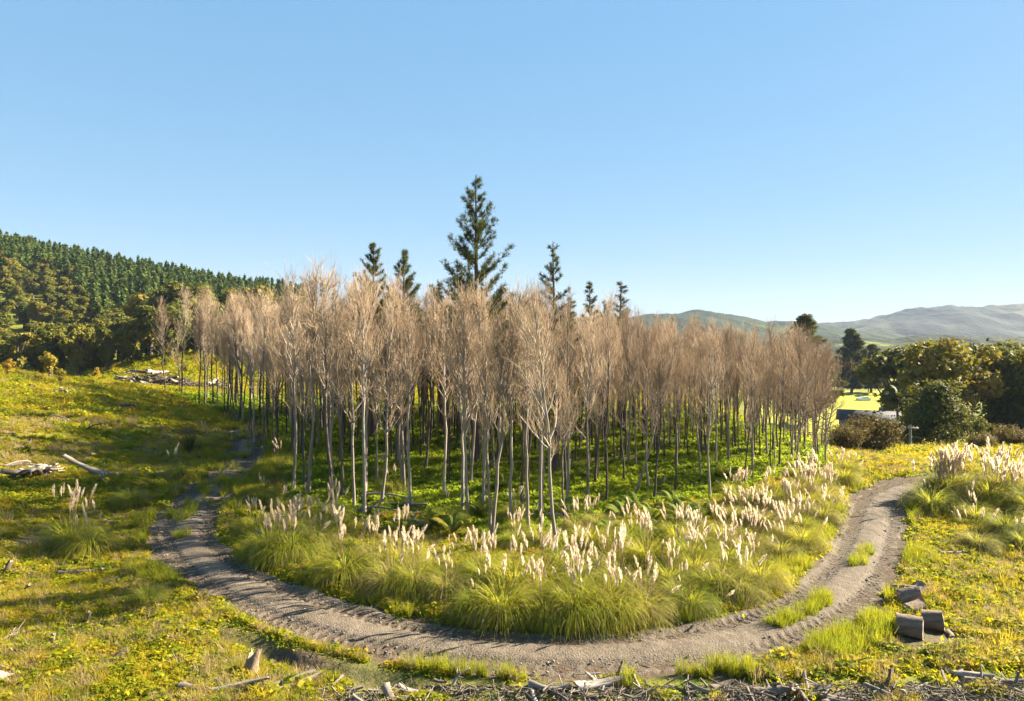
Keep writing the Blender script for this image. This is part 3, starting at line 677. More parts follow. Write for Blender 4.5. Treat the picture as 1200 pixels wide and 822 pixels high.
# ------------------------------------------------------------------ scattering of what nobody could count
def scatter(name, pts, rz, scl, idx, meshes, label, cat='grass'):
    me = bpy.data.meshes.new(name); me.vertices.add(len(pts)); me.vertices.foreach_set('co', np.asarray(pts, np.float32).ravel())
    for k, a, ty in (('rz', rz, 'FLOAT'), ('sc', scl, 'FLOAT'), ('ix', idx, 'INT')):
        t = me.attributes.new(k, ty, 'POINT'); t.data.foreach_set('value', np.asarray(a, np.float32 if ty == 'FLOAT' else np.int32))
    col = bpy.data.collections.new(name + '_kinds')
    for i, m in enumerate(meshes): col.objects.link(bpy.data.objects.new('%s_%02d' % (name, i), m))
    ng = bpy.data.node_groups.new(name, 'GeometryNodeTree')
    ng.interface.new_socket('Geometry', in_out='INPUT', socket_type='NodeSocketGeometry'); ng.interface.new_socket('Geometry', in_out='OUTPUT', socket_type='NodeSocketGeometry')
    N, L = ng.nodes.new, ng.links.new
    gi, go, ip, ci = N('NodeGroupInput'), N('NodeGroupOutput'), N('GeometryNodeInstanceOnPoints'), N('GeometryNodeCollectionInfo')
    ci.inputs['Collection'].default_value = col; ci.inputs['Separate Children'].default_value = True; ci.inputs['Reset Children'].default_value = True
    def attr(nm, ty):
        a = N('GeometryNodeInputNamedAttribute'); a.data_type = ty; a.inputs['Name'].default_value = nm; return a.outputs['Attribute']
    cx = N('ShaderNodeCombineXYZ'); L(attr('rz', 'FLOAT'), cx.inputs[2]); er = N('FunctionNodeEulerToRotation'); L(cx.outputs[0], er.inputs[0])
    L(gi.outputs[0], ip.inputs['Points']); L(ci.outputs[0], ip.inputs['Instance']); ip.inputs['Pick Instance'].default_value = True
    L(attr('ix', 'INT'), ip.inputs['Instance Index']); L(er.outputs[0], ip.inputs['Rotation']); L(attr('sc', 'FLOAT'), ip.inputs['Scale']); L(ip.outputs[0], go.inputs[0])
    o = add(name, me); md = o.modifiers.new('scatter', 'NODES'); md.node_group = ng
    tag(o, label, cat, None, 'stuff'); return o
rp = cand[rest]
scatter('pine_forest', np.c_[rp, cz[rest] - .2], rr.uniform(0, 6.28, len(rp)), rr.uniform(.75, 1.15, len(rp)), rr.integers(0, 4, len(rp)), HP, 'pine plantation covering the upper hillside', 'forest')

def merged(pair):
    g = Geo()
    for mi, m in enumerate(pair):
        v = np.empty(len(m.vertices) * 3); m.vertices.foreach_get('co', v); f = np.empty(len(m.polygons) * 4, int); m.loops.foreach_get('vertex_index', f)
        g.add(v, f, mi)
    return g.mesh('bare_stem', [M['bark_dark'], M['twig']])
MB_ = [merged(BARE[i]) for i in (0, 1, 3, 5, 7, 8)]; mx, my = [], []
for _ in range(6000):
    if len(mx) >= 340: break
    x, y = rng.uniform(-36, 30), rng.uniform(50, 84)
    if not inside(GROVE, np.array([x]), np.array([y]))[0] or min((x - a) ** 2 + (y - b) ** 2 for a, b in TREES) < .75: continue
    if x < -18 and rng.random() < .6: continue
    TREES.append((x, y)); mx.append(x); my.append(y)
mx, my = np.array(mx), np.array(my)
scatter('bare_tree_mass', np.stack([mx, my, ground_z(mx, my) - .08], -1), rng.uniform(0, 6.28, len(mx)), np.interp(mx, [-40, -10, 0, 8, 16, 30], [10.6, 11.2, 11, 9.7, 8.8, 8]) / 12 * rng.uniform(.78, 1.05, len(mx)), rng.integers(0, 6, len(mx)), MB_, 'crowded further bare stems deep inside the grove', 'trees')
def tuft(seed, n, h, spread, w, mat, k=3, curl=.5, r0=.06, name='tuft'):
    rr = np.random.default_rng(seed); az = rr.uniform(0, 6.28, n); l = h * rr.uniform(.5, 1.15, n); t = np.linspace(0, 1, k)
    o = np.stack([np.cos(az), np.sin(az), 0 * az], -1); le = spread * rr.uniform(.1, 1, n)
    P = np.stack([o * (r0 * rr.uniform(0, 1, (n, 1)) + (le * l)[:, None] * (q ** 1.6)) + np.array([0, 0, 1]) * (l * (q - curl * le * q * q * .6))[:, None] for q in t], 1)
    S = unit(np.stack([-np.sin(az + rr.normal(size=n) * .6), np.cos(az + rr.normal(size=n) * .6), 0 * az], -1)); g = Geo()
    g.strips(P, w * np.linspace(1, .25, k)[None] * rr.uniform(.7, 1.3, (n, 1)), S); return g.mesh(name, M[mat])
def leafy(seed, n, R, h, size, mat):
    rr = np.random.default_rng(seed); d = rr.normal(size=(n, 2)) * R * .5; q = np.exp(-(d ** 2).sum(1) / (R * R) * 2)
    P = np.c_[d, h * q * rr.uniform(.25, 1.0, n) + .02]; g = Geo(); g.cards(P, size, rr, np.array([[0, 0, .9]]), .55); return g.mesh('weed', M[mat])
G_GRASS = [tuft(400 + i, 46, .30, .9, .016, 'grass', 3, .6, .13) for i in range(3)]
G_WEED = [leafy(410 + i, 80, .34, .20, .075, 'weed') for i in range(3)] + [leafy(415, 60, .26, .28, .06, 'weed')]
G_TALL = [tuft(420 + i, 40, .72, .55, .018, 'tallgrass', 4, .4, .12) for i in range(2)]
G_DRY = [tuft(430 + i, 30, .36, .7, .012, 'drygrass', 3, .5, .14) for i in range(2)] + [leafy(435, 40, .28, .16, .055, 'drygrass')]
G_SHADE = [tuft(440 + i, 50, .30, 1.0, .022, 'shadegrass', 3, .7, .16) for i in range(2)] + [leafy(445 + i, 90, .42, .26, .09, 'shadegrass') for i in range(2)]
def polar(n, r0, r1, a=42, pw=.35):
    r = r0 * (r1 / r0) ** (rng.uniform(0, 1, n) ** pw if pw != 1 else rng.uniform(0, 1, n)); t = np.radians(rng.uniform(-a, a, n))
    return r * np.sin(t), r * np.cos(t), r
def do_scatter(name, x, y, r, keep, meshes, s0, s1, label, grow=.35, sink=.02, cat='grass'):
    x, y, r = x[keep], y[keep], r[keep]; z = ground_z(x, y) - sink; n = len(x)
    sc_ = rng.uniform(s0, s1, n) * (1 + grow * sstep(30, 100, r) * 2)
    return scatter(name, np.stack([x, y, z], -1), rng.uniform(0, 6.28, n), sc_, rng.integers(0, len(meshes), n), meshes, label, cat)
n = 145000; r = 14.5 * (110 / 14.5) ** rng.uniform(0, 1, n); t = np.radians(rng.uniform(-50, 50, n)); x, y = r * np.sin(t), r * np.cos(t)
sd, ss = track_dist(x, y); ad = np.abs(sd); ing = inside(GROVE, x, y)
off = ad > 1.75 + .5 * vnoise(x, y, 1.0, 12)
bankface = (bank_w(x) > .3) & (sd > 1.9) & (sd < 3.0)
slash = (y < 19.6 + .8 * vnoise(x, y, 2, 4)) & (x > -4.8) & (vnoise(x, y, .8, 5) > -.25)
open_ = (vnoise(x, y, 3.2, 70) + .25 * vnoise(x, y, .7, 72) > -.34) & off & ~bankface & ~slash & ~ing & (r < 110) & (base_z(x, y) > -6)
wl_ = vnoise(x, y, 2.6, 60); u01 = rng.uniform(0, 1, n)
slope_ = sstep(.6, 2.0, base_z(x, y)) * (x < -14)
do_scatter('grass', x, y, r, open_ & (u01 < .34 + .5 * wl_ - .12 * slope_), G_GRASS, .55, 1.15, 'yellow-green grass tufts over the rough cleared ground')
do_scatter('weed_clumps', x, y, r, open_ & (u01 > .46) & (u01 < .49) & (wl_ > -.1), G_WEED + G_DRY + G_GRASS, 1.1, 1.9, 'coarse taller weed clumps standing over the cleared ground', cat='weeds')
do_scatter('low_weeds', x, y, r, open_ & (u01 > .34 + .5 * wl_) & (u01 < .76 - .22 * slope_), G_WEED, .5, 1.25, 'low leafy weeds carpeting the cleared ground', cat='weeds')
do_scatter('dry_weeds', x, y, r, open_ & (u01 > .76 - .22 * slope_) & (vnoise(x, y, 3.5, 61) > -.2), G_DRY, .6, 1.2, 'brown dry weeds dotted over the cleared ground', cat='weeds')
verge = (ad > 1.6) & (ad < 2.9) & (vnoise(x, y, 2.0, 62) > .1) & ~slash & ~bankface
strip = (ad < .38) & (vnoise(x, y, 1.6, 63) > .0) & (((ss > 62)) | ((ss > 20) & (ss < 33)))
strip |= (ad < 1.9) & (ss > 66) & (vnoise(x, y, 1.1, 64) > np.where(ss > SL - 40, .22, .12)) & (u01 < .7)
strip |= (ad < 2.2) & (ss > SL - 8) & (vnoise(x, y, 1.6, 65) > .1)
lit_edge = (sd < -1.6) & (sd > -3.2) & (ss > 70) & (ss < 88)
do_scatter('tall_grass', x, y, r, (verge & (u01 < .5)) | (strip & (u01 < .6)) | lit_edge, G_TALL, .35, .95, 'tall yellow grass along the edges and middle of the track')
nf = 30000; rf_ = 70 * (175 / 70) ** rng.uniform(0, 1, nf); tf_ = np.radians(rng.uniform(-42, 42, nf)); xf, yf = rf_ * np.sin(tf_), rf_ * np.cos(tf_)
okf = ~inside(GROVE, xf, yf) & ((xf < 10) | (rf_ < 130))
do_scatter('far_weeds', xf, yf, rf_, okf, G_WEED + G_GRASS, 1.0, 2.2, 'rough weeds on the far cleared ground and knoll', .3, cat='weeds')
n = 42000; r = 26 * (105 / 26) ** rng.uniform(0, 1, n); t = np.radians(rng.uniform(-36, 36, n)); x, y = r * np.sin(t), r * np.cos(t)
sd, ss = track_dist(x, y); ing = inside(GROVE, x, y) & (np.abs(sd) > 2)
do_scatter('woodland_grass', x, y, r, ing & (vnoise(x, y, 3, 66) > -.33), G_SHADE, .6, 1.35, 'bright green grass and herbs on the grove floor', .6)
# loose stones on and beside the track
def stone(seed):
    rr = np.random.default_rng(seed); g = Geo(); a = np.arange(6) * np.pi / 3; V = []
    for z, k in ((-.5, .5), (0, 1), (.55, .6)): V.append(np.stack([np.cos(a) * k, np.sin(a) * k * .8, np.full(6, z * .7)], -1) + rr.normal(size=(6, 3)) * .12)
    V = np.array(V).reshape(-1, 3); q = [[b + j, b + (j + 1) % 6, b + 6 + (j + 1) % 6, b + 6 + j] for b in (0, 6) for j in range(6)] + [[12, 13, 14, 15], [12, 15, 16, 17]]
    g.add(V, q); return g.mesh('stone', M['stone'])
ST = [stone(i) for i in range(3)]; n = 5200; s_ = rng.uniform(0, SL, n); uo = rng.normal(size=n) * .95; p0 = along(s_); k_ = np.clip((s_ / .6).astype(int), 0, len(TN) - 1)
x, y = p0[:, 0] + TN[k_, 0] * uo, p0[:, 1] + TN[k_, 1] * uo
scatter('road_stones', np.stack([x, y, base_z(x, y) + .0 + .015], -1), rng.uniform(0, 6, n), .012 + .05 * rng.uniform(0, 1, n) ** 3, rng.integers(0, 3, n), ST, 'loose grey stones strewn on the dirt track', 'gravel')

# ------------------------------------------------------------------ pampas grass
M['pampas_light'] = leafmat('pampas_sunlit_tone', [(0, (.17, .22, .02)), (.5, (.28, .31, .025)), (1, (.40, .37, .06))], .5, .1, (.6, .58, .06))  # lit copy of the leaf colour: sunlight put into some blades' tone
def pampas_leaves(seed, n=1000, h=1.45):
    rr = np.random.default_rng(seed); g = Geo(); az = rr.uniform(0, 6.28, n); k = 6; t = np.linspace(0, 1, k)
    L = h * rr.uniform(.75, 1.45, n); th = np.abs(rr.normal(size=n)) * .55 + .06; dr = rr.uniform(.5, 1.5, n)
    P = np.zeros((n, k, 3)); r0 = .22 * np.sqrt(rr.uniform(0, 1, n)); ph = th.copy(); P[:, 0] = np.stack([r0 * np.cos(az), r0 * np.sin(az), 0 * az], -1)
    for j in range(1, k):
        P[:, j] = P[:, j - 1] + (L / (k - 1))[:, None] * np.stack([np.sin(ph) * np.cos(az), np.sin(ph) * np.sin(az), np.cos(ph)], -1); ph = ph + dr * (.20 + .16 * j) * .95
    P[:, :, 2] = np.maximum(P[:, :, 2], .03)
    a2 = az + rr.normal(size=n) * .5; S = np.stack([-np.sin(a2), np.cos(a2), 0 * az], -1)
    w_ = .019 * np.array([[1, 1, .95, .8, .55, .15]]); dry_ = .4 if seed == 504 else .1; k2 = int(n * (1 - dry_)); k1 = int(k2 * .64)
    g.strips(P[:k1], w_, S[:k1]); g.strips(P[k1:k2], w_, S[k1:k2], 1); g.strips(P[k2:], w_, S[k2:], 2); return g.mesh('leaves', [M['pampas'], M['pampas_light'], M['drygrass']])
def pampas_dry(seed, n=150):
    rr = np.random.default_rng(seed); g = Geo(); az = rr.uniform(0, 6.28, n); k = 4; t = np.linspace(0, 1, k); L = rr.uniform(.7, 1.3, n)
    r = .2 + (L[:, None] * .85) * t ** .9; z = .55 * np.sin(t * 2.6)[None] * rr.uniform(.3, 1.0, (n, 1)) + .03
    P = np.stack([r * np.cos(az)[:, None], r * np.sin(az)[:, None], z], -1); g.strips(P, .02 * np.array([[1, 1, .7, .2]]), np.stack([-np.sin(az), np.cos(az), 0 * az], -1)); return g.mesh('dry_skirt', M['drygrass'])
def plume(seed, L=.62, fat=.085):
    rr = np.random.default_rng(seed); g = Geo(); n = 130; t = np.sort(rr.uniform(0, 1, n)); lean = rr.uniform(.03, .2); az0 = rr.uniform(0, 6.28)
    ax = lambda q: np.stack([lean * q ** 2 * math.cos(az0) + 0 * q, lean * q ** 2 * math.sin(az0) + 0 * q, q * L], -1)
    B = ax(t); az = rr.uniform(0, 6.28, n); w = fat * np.sin(np.pi * (.1 + .85 * t)) ** .7 * rr.uniform(.6, 1.15, n)
    O = np.stack([np.cos(az), np.sin(az), 0 * az], -1)
    P = np.stack([B, B + O * (w * .7)[:, None] + np.array([0, 0, .10]) , B + O * w[:, None] + np.array([0, 0, .17])], 1)
    g.strips(P, np.array([[.024, .022, .005]]), unit(np.cross(O, np.array([0, 0, 1.0])) + rr.normal(size=(n, 3)) * .5)); g.tubes(ax(np.linspace(0, 1, 4)), np.array([.02, .022, .015, .005]), 5)
    g.tubes(np.array([[0, 0, -1.5], [.01, 0, -.7], [0, 0, .05]]), np.array([.007, .006, .005]), 4, 1)
    return g.mesh('plume', [M['plume'], M['drygrass']])
PL = [pampas_leaves(500 + i) for i in range(5)]; PD = [pampas_dry(510 + i) for i in range(2)]; PP = [plume(520 + i, .56 + .1 * (i % 3), .085 + .02 * (i % 2)) for i in range(5)]
PAMPAS = []
def put_pampas(p, s, npl, label, group, rr, skirt=True, cone=.24, hi=1.0):
    sd_ = float(track_dist(np.array([p[0]]), np.array([p[1]]))[0][0])
    if abs(sd_) < 2.35:                       # keep the clumps off the track
        k_ = int(((TS - np.array([p[0], p[1]])) ** 2).sum(1).argmin()); q_ = TS[k_] + TN[k_] * (2.35 if sd_ > 0 else -2.35); p = np.array([q_[0], q_[1], gz(q_[0], q_[1])])
    t = thing('pampas_plant', label, 'pampas', group, (p[0], p[1], p[2] - .05), (rr.normal() * .04, rr.normal() * .04, rr.uniform(0, 6.28)), s)
    PAMPAS.append((p[0], p[1]))
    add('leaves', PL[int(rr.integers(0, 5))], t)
    if skirt: add('dry_skirt', PD[int(rr.integers(0, 2))], t)
    cone *= rr.uniform(.5, 1.5); lean0 = rr.uniform(0, 6.28)
    for _ in range(npl):
        az = lean0 + rr.normal() * 1.5; th = abs(rr.normal()) * cone; st = rr.uniform(1.25, 1.95) * hi; b = .15 * math.sqrt(rr.random())
        # the stalk starts inside the tuft; its feathers stand at the end of it
        loc = (b * math.cos(az) + st * math.sin(th) * math.cos(az), b * math.sin(az) + st * math.sin(th) * math.sin(az), st * math.cos(th))
        q = Vector((math.sin(th) * math.cos(az), math.sin(th) * math.sin(az), math.cos(th))).to_track_quat('Z', 'Y').to_euler()
        add('plume', PP[int(rr.integers(0, 5))], t, loc, q, rr.uniform(.45, .9))
    return t
rr = np.random.default_rng(90)
LA = ('leafy pampas grass clump in the front row along the track inside the bend', 'pampas row along the inside of the track')
LB = ('pampas grass clump in the thick bank between the track and the bare trees', 'pampas bank in front of the grove')
LC = ('pampas grass clump crowded with bright plumes near the sunny bend', 'bright plumed pampas near the bend')
LD = ('pampas grass clump with white plumes on the mound across the track from the grove', 'pampas on the mound outside the bend')
LE = ('pampas grass clump with cream plumes beside the shaded bend, inside the track', 'pampas inside the shaded bend')
LF = ('small pampas tuft at the shaded grove edge beside the upper track', 'pampas along the upper track')
rows = [
 (LA, [(548, 728, .8, 2), (592, 737, .95, 3), (640, 741, 1.0, 4), (688, 742, 1.0, 4), (733, 741, .95, 4), (780, 735, .95, 2), (826, 722, .9, 2), (868, 706, .9, 3), (905, 690, .8, 2), (610, 720, .9, 6), (665, 722, 1.0, 5), (712, 722, .95, 6), (757, 718, .9, 5), (802, 708, .9, 4), (845, 694, .9, 3), (885, 676, .85, 4)]),
 (LE, [(282, 662, .95, 5), (318, 668, 1.05, 9), (350, 663, 1.05, 8), (405, 684, 1.0, 9), (448, 692, 1.05, 10), (488, 694, .95, 8), (522, 704, .9, 6), (372, 640, .95, 6), (432, 664, .95, 10), (470, 668, .95, 9), (392, 612, .9, 9), (408, 628, .8, 5), (306, 628, .8, 4)]),
 (LB, [(562, 700, .9, 6), (600, 700, .9, 8), (640, 700, 1.0, 9), (690, 700, 1.0, 8), (735, 698, .95, 7), (780, 692, .95, 7), (822, 682, .9, 6), (575, 672, .9, 8), (622, 676, .95, 9), (668, 678, .95, 8), (712, 676, .95, 9), (757, 672, .95, 8), (800, 664, .9, 8), (540, 670, .85, 5), (595, 648, .85, 6), (640, 650, .85, 4), (690, 650, .95, 8), (735, 650, .85, 5), (780, 646, .85, 6), (520, 608, .9, 2), (608, 606, .75, 6), (612, 628, .9, 1), (668, 622, .7, 5), (700, 618, .8, 3), (745, 632, .75, 3), (850, 664, .9, 5), (815, 640, .9, 5)]),
 (LC, [(840, 632, .95, 10), (868, 648, .95, 9), (895, 640, .95, 12), (922, 632, .95, 13), (945, 622, .95, 13), (900, 618, .95, 12), (925, 606, .95, 13), (950, 600, .95, 13), (968, 592, .85, 10), (872, 612, .9, 10), (848, 604, .9, 9), (875, 592, .9, 10), (905, 588, .9, 11), (935, 580, .9, 12), (960, 574, .85, 10), (985, 566, .8, 8), (915, 654, .9, 8), (940, 644, .85, 8), (930, 562, .8, 6), (1000, 556, .7, 4), (955, 612, .8, 8), (856, 578, .7, 4)]),
 (LD, [(1066, 576, .8, 10), (1082, 578, 1.0, 14), (1098, 580, 1.1, 16), (1114, 580, 1.1, 16), (1130, 582, 1.1, 15), (1156, 594, 1.15, 8), (1184, 600, 1.15, 7), (1205, 604, 1.1, 5), (1100, 598, 1.0, 1), (1128, 604, 1.05, 2), (1172, 586, 1.1, 11), (1195, 590, 1.1, 9), (1150, 614, 1.0, 1), (1182, 622, 1.05, 0), (1220, 622, .9, 3), (1075, 594, .6, 1)]),
 (LF, [(300, 528, .7, 3), (312, 548, .75, 4), (290, 552, .6, 2), (330, 560, .75, 3), (322, 590, .8, 5), (300, 586, .75, 4), (352, 598, .75, 3), (268, 520, .6, 3), (275, 508, .55, 2), (455, 575, .7, 4), (446, 556, .6, 3), (340, 618, .8, 5), (365, 606, .7, 4)])]
for (lb, gp), lst in rows:
    for px, py, s, k in lst:
        p = onground(px + rr.normal() * 7, py + rr.normal() * 3); put_pampas(p, s * rr.uniform(.8, 1.25), int(k * rr.uniform(.9, 2.1) * (1.35 if lb is LD[0] else 1) + .5), lb, gp, rr)
for px, py, s, k, lb in ((82, 640, 1.15, 14, 'large pampas grass clump with tall white plumes on the grassy bank'), (104, 648, 1.0, 7, 'pampas grass clump with a few plumes pressed against the larger one on the grassy bank'), (240, 528, .95, 6, 'pampas grass beside the dark flax plant at the upper track'), (206, 562, .9, 4, 'pampas grass with bleached plumes on the bank above the upper track'), (152, 594, .85, 0, 'green pampas tuft without plumes on the slope above the shaded bend'), (172, 706, .6, 0, 'small fresh green tussock beside the shaded bend of the track'), (1146, 642, .8, 6, 'lone pampas grass with tall upright plumes on the flat outside the bend'), (1200, 640, .8, 5, 'pampas grass with ragged plumes next to the lone upright one'), (1128, 616, .5, 2, 'small pampas tuft at the edge of the bare patch outside the bend')):
    p = onground(px, py); put_pampas(p, s, k, lb, None, rr, hi=1.15 if k > 5 else 1.0)

# flax, ferns
def flax_geo(seed, n=70):
    rr = np.random.default_rng(seed); az = rr.uniform(0, 6.28, n); L = rr.uniform(1.0, 1.9, n); t = np.linspace(0, 1, 4); th = rr.uniform(.05, .75, n)
    P = np.stack([np.stack([(.08 + L * q * np.sin(th)) * np.cos(az), (.08 + L * q * np.sin(th)) * np.sin(az), L * (q * np.cos(th) - .1 * q ** 3)], -1) for q in t], 1); g = Geo()
    g.strips(P, .07 * np.array([[.8, 1, .8, .1]]), np.stack([-np.sin(az), np.cos(az), 0 * az], -1)); return g.mesh('leaves', M['flax'])
p = onground(222, 532); t = thing('flax_plant', 'dark upright flax plant on the bank beside the upper track', 'flax', None, p, scale=1.15); add('leaves', flax_geo(1), t); add('flower_stalks', tuft(77, 6, 2.2, .3, .02, 'drygrass', 4, .2), t)
def frond_geo(seed, L=1.1):
    rr = np.random.default_rng(seed); g = Geo(); k = 7; t = np.linspace(0, 1, k); P = np.stack([t * L * .85, 0 * t, .55 * L * np.sin(t * 2.1)], -1)
    g.tubes(P, .012 * (1 - t) + .003, 4); q = np.repeat(np.linspace(.12, .98, 26), 2); B = np.stack([np.interp(q, t, P[:, i]) for i in range(3)], -1); sg = np.tile([-1, 1], 26)
    l = .26 * L * np.sin(np.pi * (.12 + .86 * q)) ** .8; D = np.stack([0 * q + .35, sg, -.15 + 0 * q], -1); g.strips(np.stack([B, B + D * (l * .5)[:, None], B + D * l[:, None] + np.array([0, 0, -.04])], 1), np.array([[.03, .045, .008]]), np.tile([[1., 0, .2]], (52, 1)))
    return g.mesh('frond', M['fern'])
FR = [frond_geo(i) for i in range(3)]
for i, (px, py, s) in enumerate([(560, 602, 1), (730, 610, 1.1), (765, 616, 1), (800, 612, 1.1), (812, 628, 1), (745, 598, .9), (715, 634, .9), (530, 628, 1.1), (505, 620, .9), (790, 594, .9), (660, 604, .9), (690, 560, .9), (590, 576, .9), (470, 622, .8), (825, 606, 1), (850, 560, 1), (778, 634, 1)]):
    p = onground(px, py); t = thing('fern', 'spreading green fern among pampas at the edge of the grove', 'fern', 'ferns at the grove edge', p, (0, 0, i), s * 1.1)
    for j in range(10): add('frond', FR[j % 3], t, (0, 0, .12), (0, rng.uniform(-.35, .25), j * .628 + rng.normal() * .15), rng.uniform(.75, 1.1))

# ------------------------------------------------------------------ cut log rounds beside the track
def endgrain():
    m, nt, N, L = newmat('end_grain'); tc = N('ShaderNodeTexCoord'); w = N('ShaderNodeTexWave'); w.wave_type = 'RINGS'; w.rings_direction = 'Z'
    w.inputs['Scale'].default_value = 9; w.inputs['Distortion'].default_value = 2.5; w.inputs['Detail'].default_value = 3; L(tc.outputs['Object'], w.inputs['Vector'])
    n = noise(nt, 5, 5, .7, tc.outputs['Object']); f = math_(nt, 'ADD', math_(nt, 'MULTIPLY', w.outputs['Fac'], .45), math_(nt, 'MULTIPLY', n, .6))
    p = N('ShaderNodeBsdfPrincipled'); L(ramp(nt, f, [(.15, (.10, .07, .048)), (.5, (.25, .185, .13)), (.9, (.42, .33, .24))]), p.inputs['Base Color']); p.inputs['Roughness'].default_value = .9
    L(p.outputs[0], N('ShaderNodeOutputMaterial').inputs[0]); return m
M['endgrain'] = endgrain()
def round_parts(seed, L, r):
    rr = np.random.default_rng(seed); sides = 18; a = np.arange(sides) * 2 * np.pi / sides; k = 5
    w = 1 + .05 * rr.normal(size=sides) + .06 * np.cos(2 * a + 1); ex = np.array([1.03, .98, 1, .98, 1.0]); zz = np.array([-.5, -.3, 0, .3, .5]) * L; g = Geo()
    V = np.stack([np.stack([np.cos(a) * r * w * e, np.sin(a) * r * w * e, np.full(sides, z)], -1) + (rr.normal(size=(sides, 3)) * .012) for e, z in zip(ex, zz)])
    b = (np.arange(k - 1) * sides)[:, None]; j = np.arange(sides)[None]; j2 = (j + 1) % sides; g.add(V, np.stack([b + j, b + j2, b + sides + j2, b + sides + j], -1)); bark = g.mesh('bark', M['roundbark'])
    caps = []
    for e, sg in ((0, -1), (4, 1)):
        c = V[e].mean(0); G2 = Geo(); ring = np.concatenate([V[e], V[e] * .55 + c * .45 + np.array([0, 0, sg * .012]), [c + np.array([0, 0, sg * .014])]]); o = np.arange(sides); o2 = (o + 1) % sides; o3 = np.arange(0, sides, 2)
        G2.add(ring, np.concatenate([np.stack([o, o2, o2 + sides, o + sides], -1), np.stack([o3 + sides, (o3 + 1) % sides + sides, (o3 + 2) % sides + sides, np.full(len(o3), 2 * sides)], -1)])); caps.append(G2.mesh('cut_face', M['endgrain']))
    return bark, caps
for i, (px, py, L, r, rz, tl, lb) in enumerate(((1066, 748, .74, .33, -.55, 0, 'squat cut log round lying in grass, at the slash side of the small heap'), (1093, 734, .62, .33, -.5, .1, 'cut log round lying half behind the squat one of the heap'), (1072, 720, .62, .24, .3, .15, 'low cut log round in the middle of the heap beside the track'), (1066, 708, .72, .33, -.25, .25, 'mossy-edged cut log tilted up in the heap beside the track'), (1060, 697, .8, .2, -.5, .1, 'pale thin cut log at the back of the small heap'), (1076, 697, .5, .22, .6, .5, 'short stub of log tipped against the back of the small heap'))):
    p = onground(px, py); bark, caps = round_parts(600 + i, L, r); t = thing('log_round', lb, 'log', None, (p[0], p[1], p[2] + r * .85)); t.rotation_euler = Euler((0, math.pi / 2 - tl, rz)); add('bark', bark, t)
    for c in caps: add('cut_face', c, t)

# ------------------------------------------------------------------ dead wood on the cleared ground
def log_at(px, py, L, mesh, rz, tl, lb, thick=1.0, group=None, name='log', lift=None):
    p = onground(px, py); return put_log(p, L, thick, rz, tl, LOGS[mesh], lb, 'log', group, name, lift)
log_at(99, 562, 3.0, 3, 3.2, .42, 'long pale fallen log propped up on the grassy bank, its root end lowest', .58, lift=.62)
log_at(124, 571, 1.5, 4, .3, .55, 'forked root end standing up at the foot of the long pale log', 1.6)
log_at(32, 444, 5.0, 7, -.35, -.05, 'long bleached log lying along the crest of the grassy bank', 1.1)
log_at(132, 479, 5.0, 2, -.12, -.02, 'pale log lying below the crest of bank, by the slash heap', 1.0)
log_at(105, 463, 3.2, 1, -.1, 0, 'bleached branchy log on the bank crest below the golden saplings', 1.2)
log_at(65, 465, 3.2, 0, -.3, 0, 'grey log in scattered wood just below the bank crest', 1.3)
log_at(70, 494, 2.4, 5, -.2, 0, 'short pale branch lying on the upper bank slope', 1.5)
log_at(108, 505, 1.7, 4, .6, .5, 'grey crooked branch sticking up from the middle of the bank', 1.3)
log_at(118, 540, 1.0, 7, .5, .1, 'short white stick lying above the long pale log', 1.5)
log_at(186, 558, 1.6, 6, -1.2, .1, 'dark weathered stump end on the slope above the upper track', 1.0)
log_at(232, 537, 1.0, 6, -.6, .2, 'small pale stump beside the pampas at the upper track', 1.3)
log_at(3, 668, 1.0, 3, .4, .9, 'white broken stump standing in grass on the bank slope', 1.3)
log_at(24, 690, .8, 6, .2, .7, 'small bleached stump in the grass below the big pampas', 1.2)
log_at(92, 668, 1.6, 0, .1, .05, 'flat pale log at the foot of the big pampas', 1.1)
log_at(128, 685, .7, 5, .9, .8, 'thin upright snag in grass near the small green tussock', 2)
log_at(100, 728, .8, 6, .3, 1.25, 'upright grey stump sticking out of the weeds below the big pampas', 1.0)
log_at(82, 728, 1.2, 1, .15, .05, 'grey branch lying beside the upright grey stump', 1.0)
log_at(59, 752, .7, 6, 1, 1.2, 'short rounded stump with a split top among low weeds', 1.3)
log_at(142, 771, 1.35, 3, -.25, .05, 'pale grey log lying in green weeds between the two stumps', 1.1)
log_at(46, 776, .9, 1, .2, .1, 'small white branch in weeds below the rounded stump', 1)
log_at(222, 740, 1.1, 5, .05, .05, 'thin pale stick at the grass edge above the earth bank', 1.3)
log_at(236, 790, 1.3, 2, .45, .1, 'slanting pale branch in the green weeds near the tall stump', 1.0)
log_at(1120, 650, 1.6, 0, .1, .0, 'pale log on the flat by the bare patch outside the bend', 1)
log_at(1150, 715, .8, 6, .2, .1, 'dark small log half buried in grass beside the log rounds', 1.1)
log_at(1166, 744, .8, 6, .5, .3, 'small brown stump in the grass on the flat beyond the log rounds', 1.0)
log_at(985, 785, 1.5, 1, .1, .0, 'pale branch lying in weeds between the track and the slash', 1.0)
log_at(640, 604, 3.2, 2, -.5, .05, 'pale fallen branch on the grove floor behind pampas', .8); log_at(770, 565, 1.0, 3, .2, .6, 'dark root plate standing on the bright grove floor', 2.4)
for px, py, L, m, rz in ((455, 585, 4.0, 5, -.45), (470, 592, 3.4, 7, -.35), (440, 600, 2.6, 4, -.2), (500, 612, 3.6, 2, -.3), (400, 545, 3, 5, .3)):
    log_at(px, py, L, m, rz, .06, 'long thin dead branch fallen on the grove floor', .9, 'fallen branches in the grove')
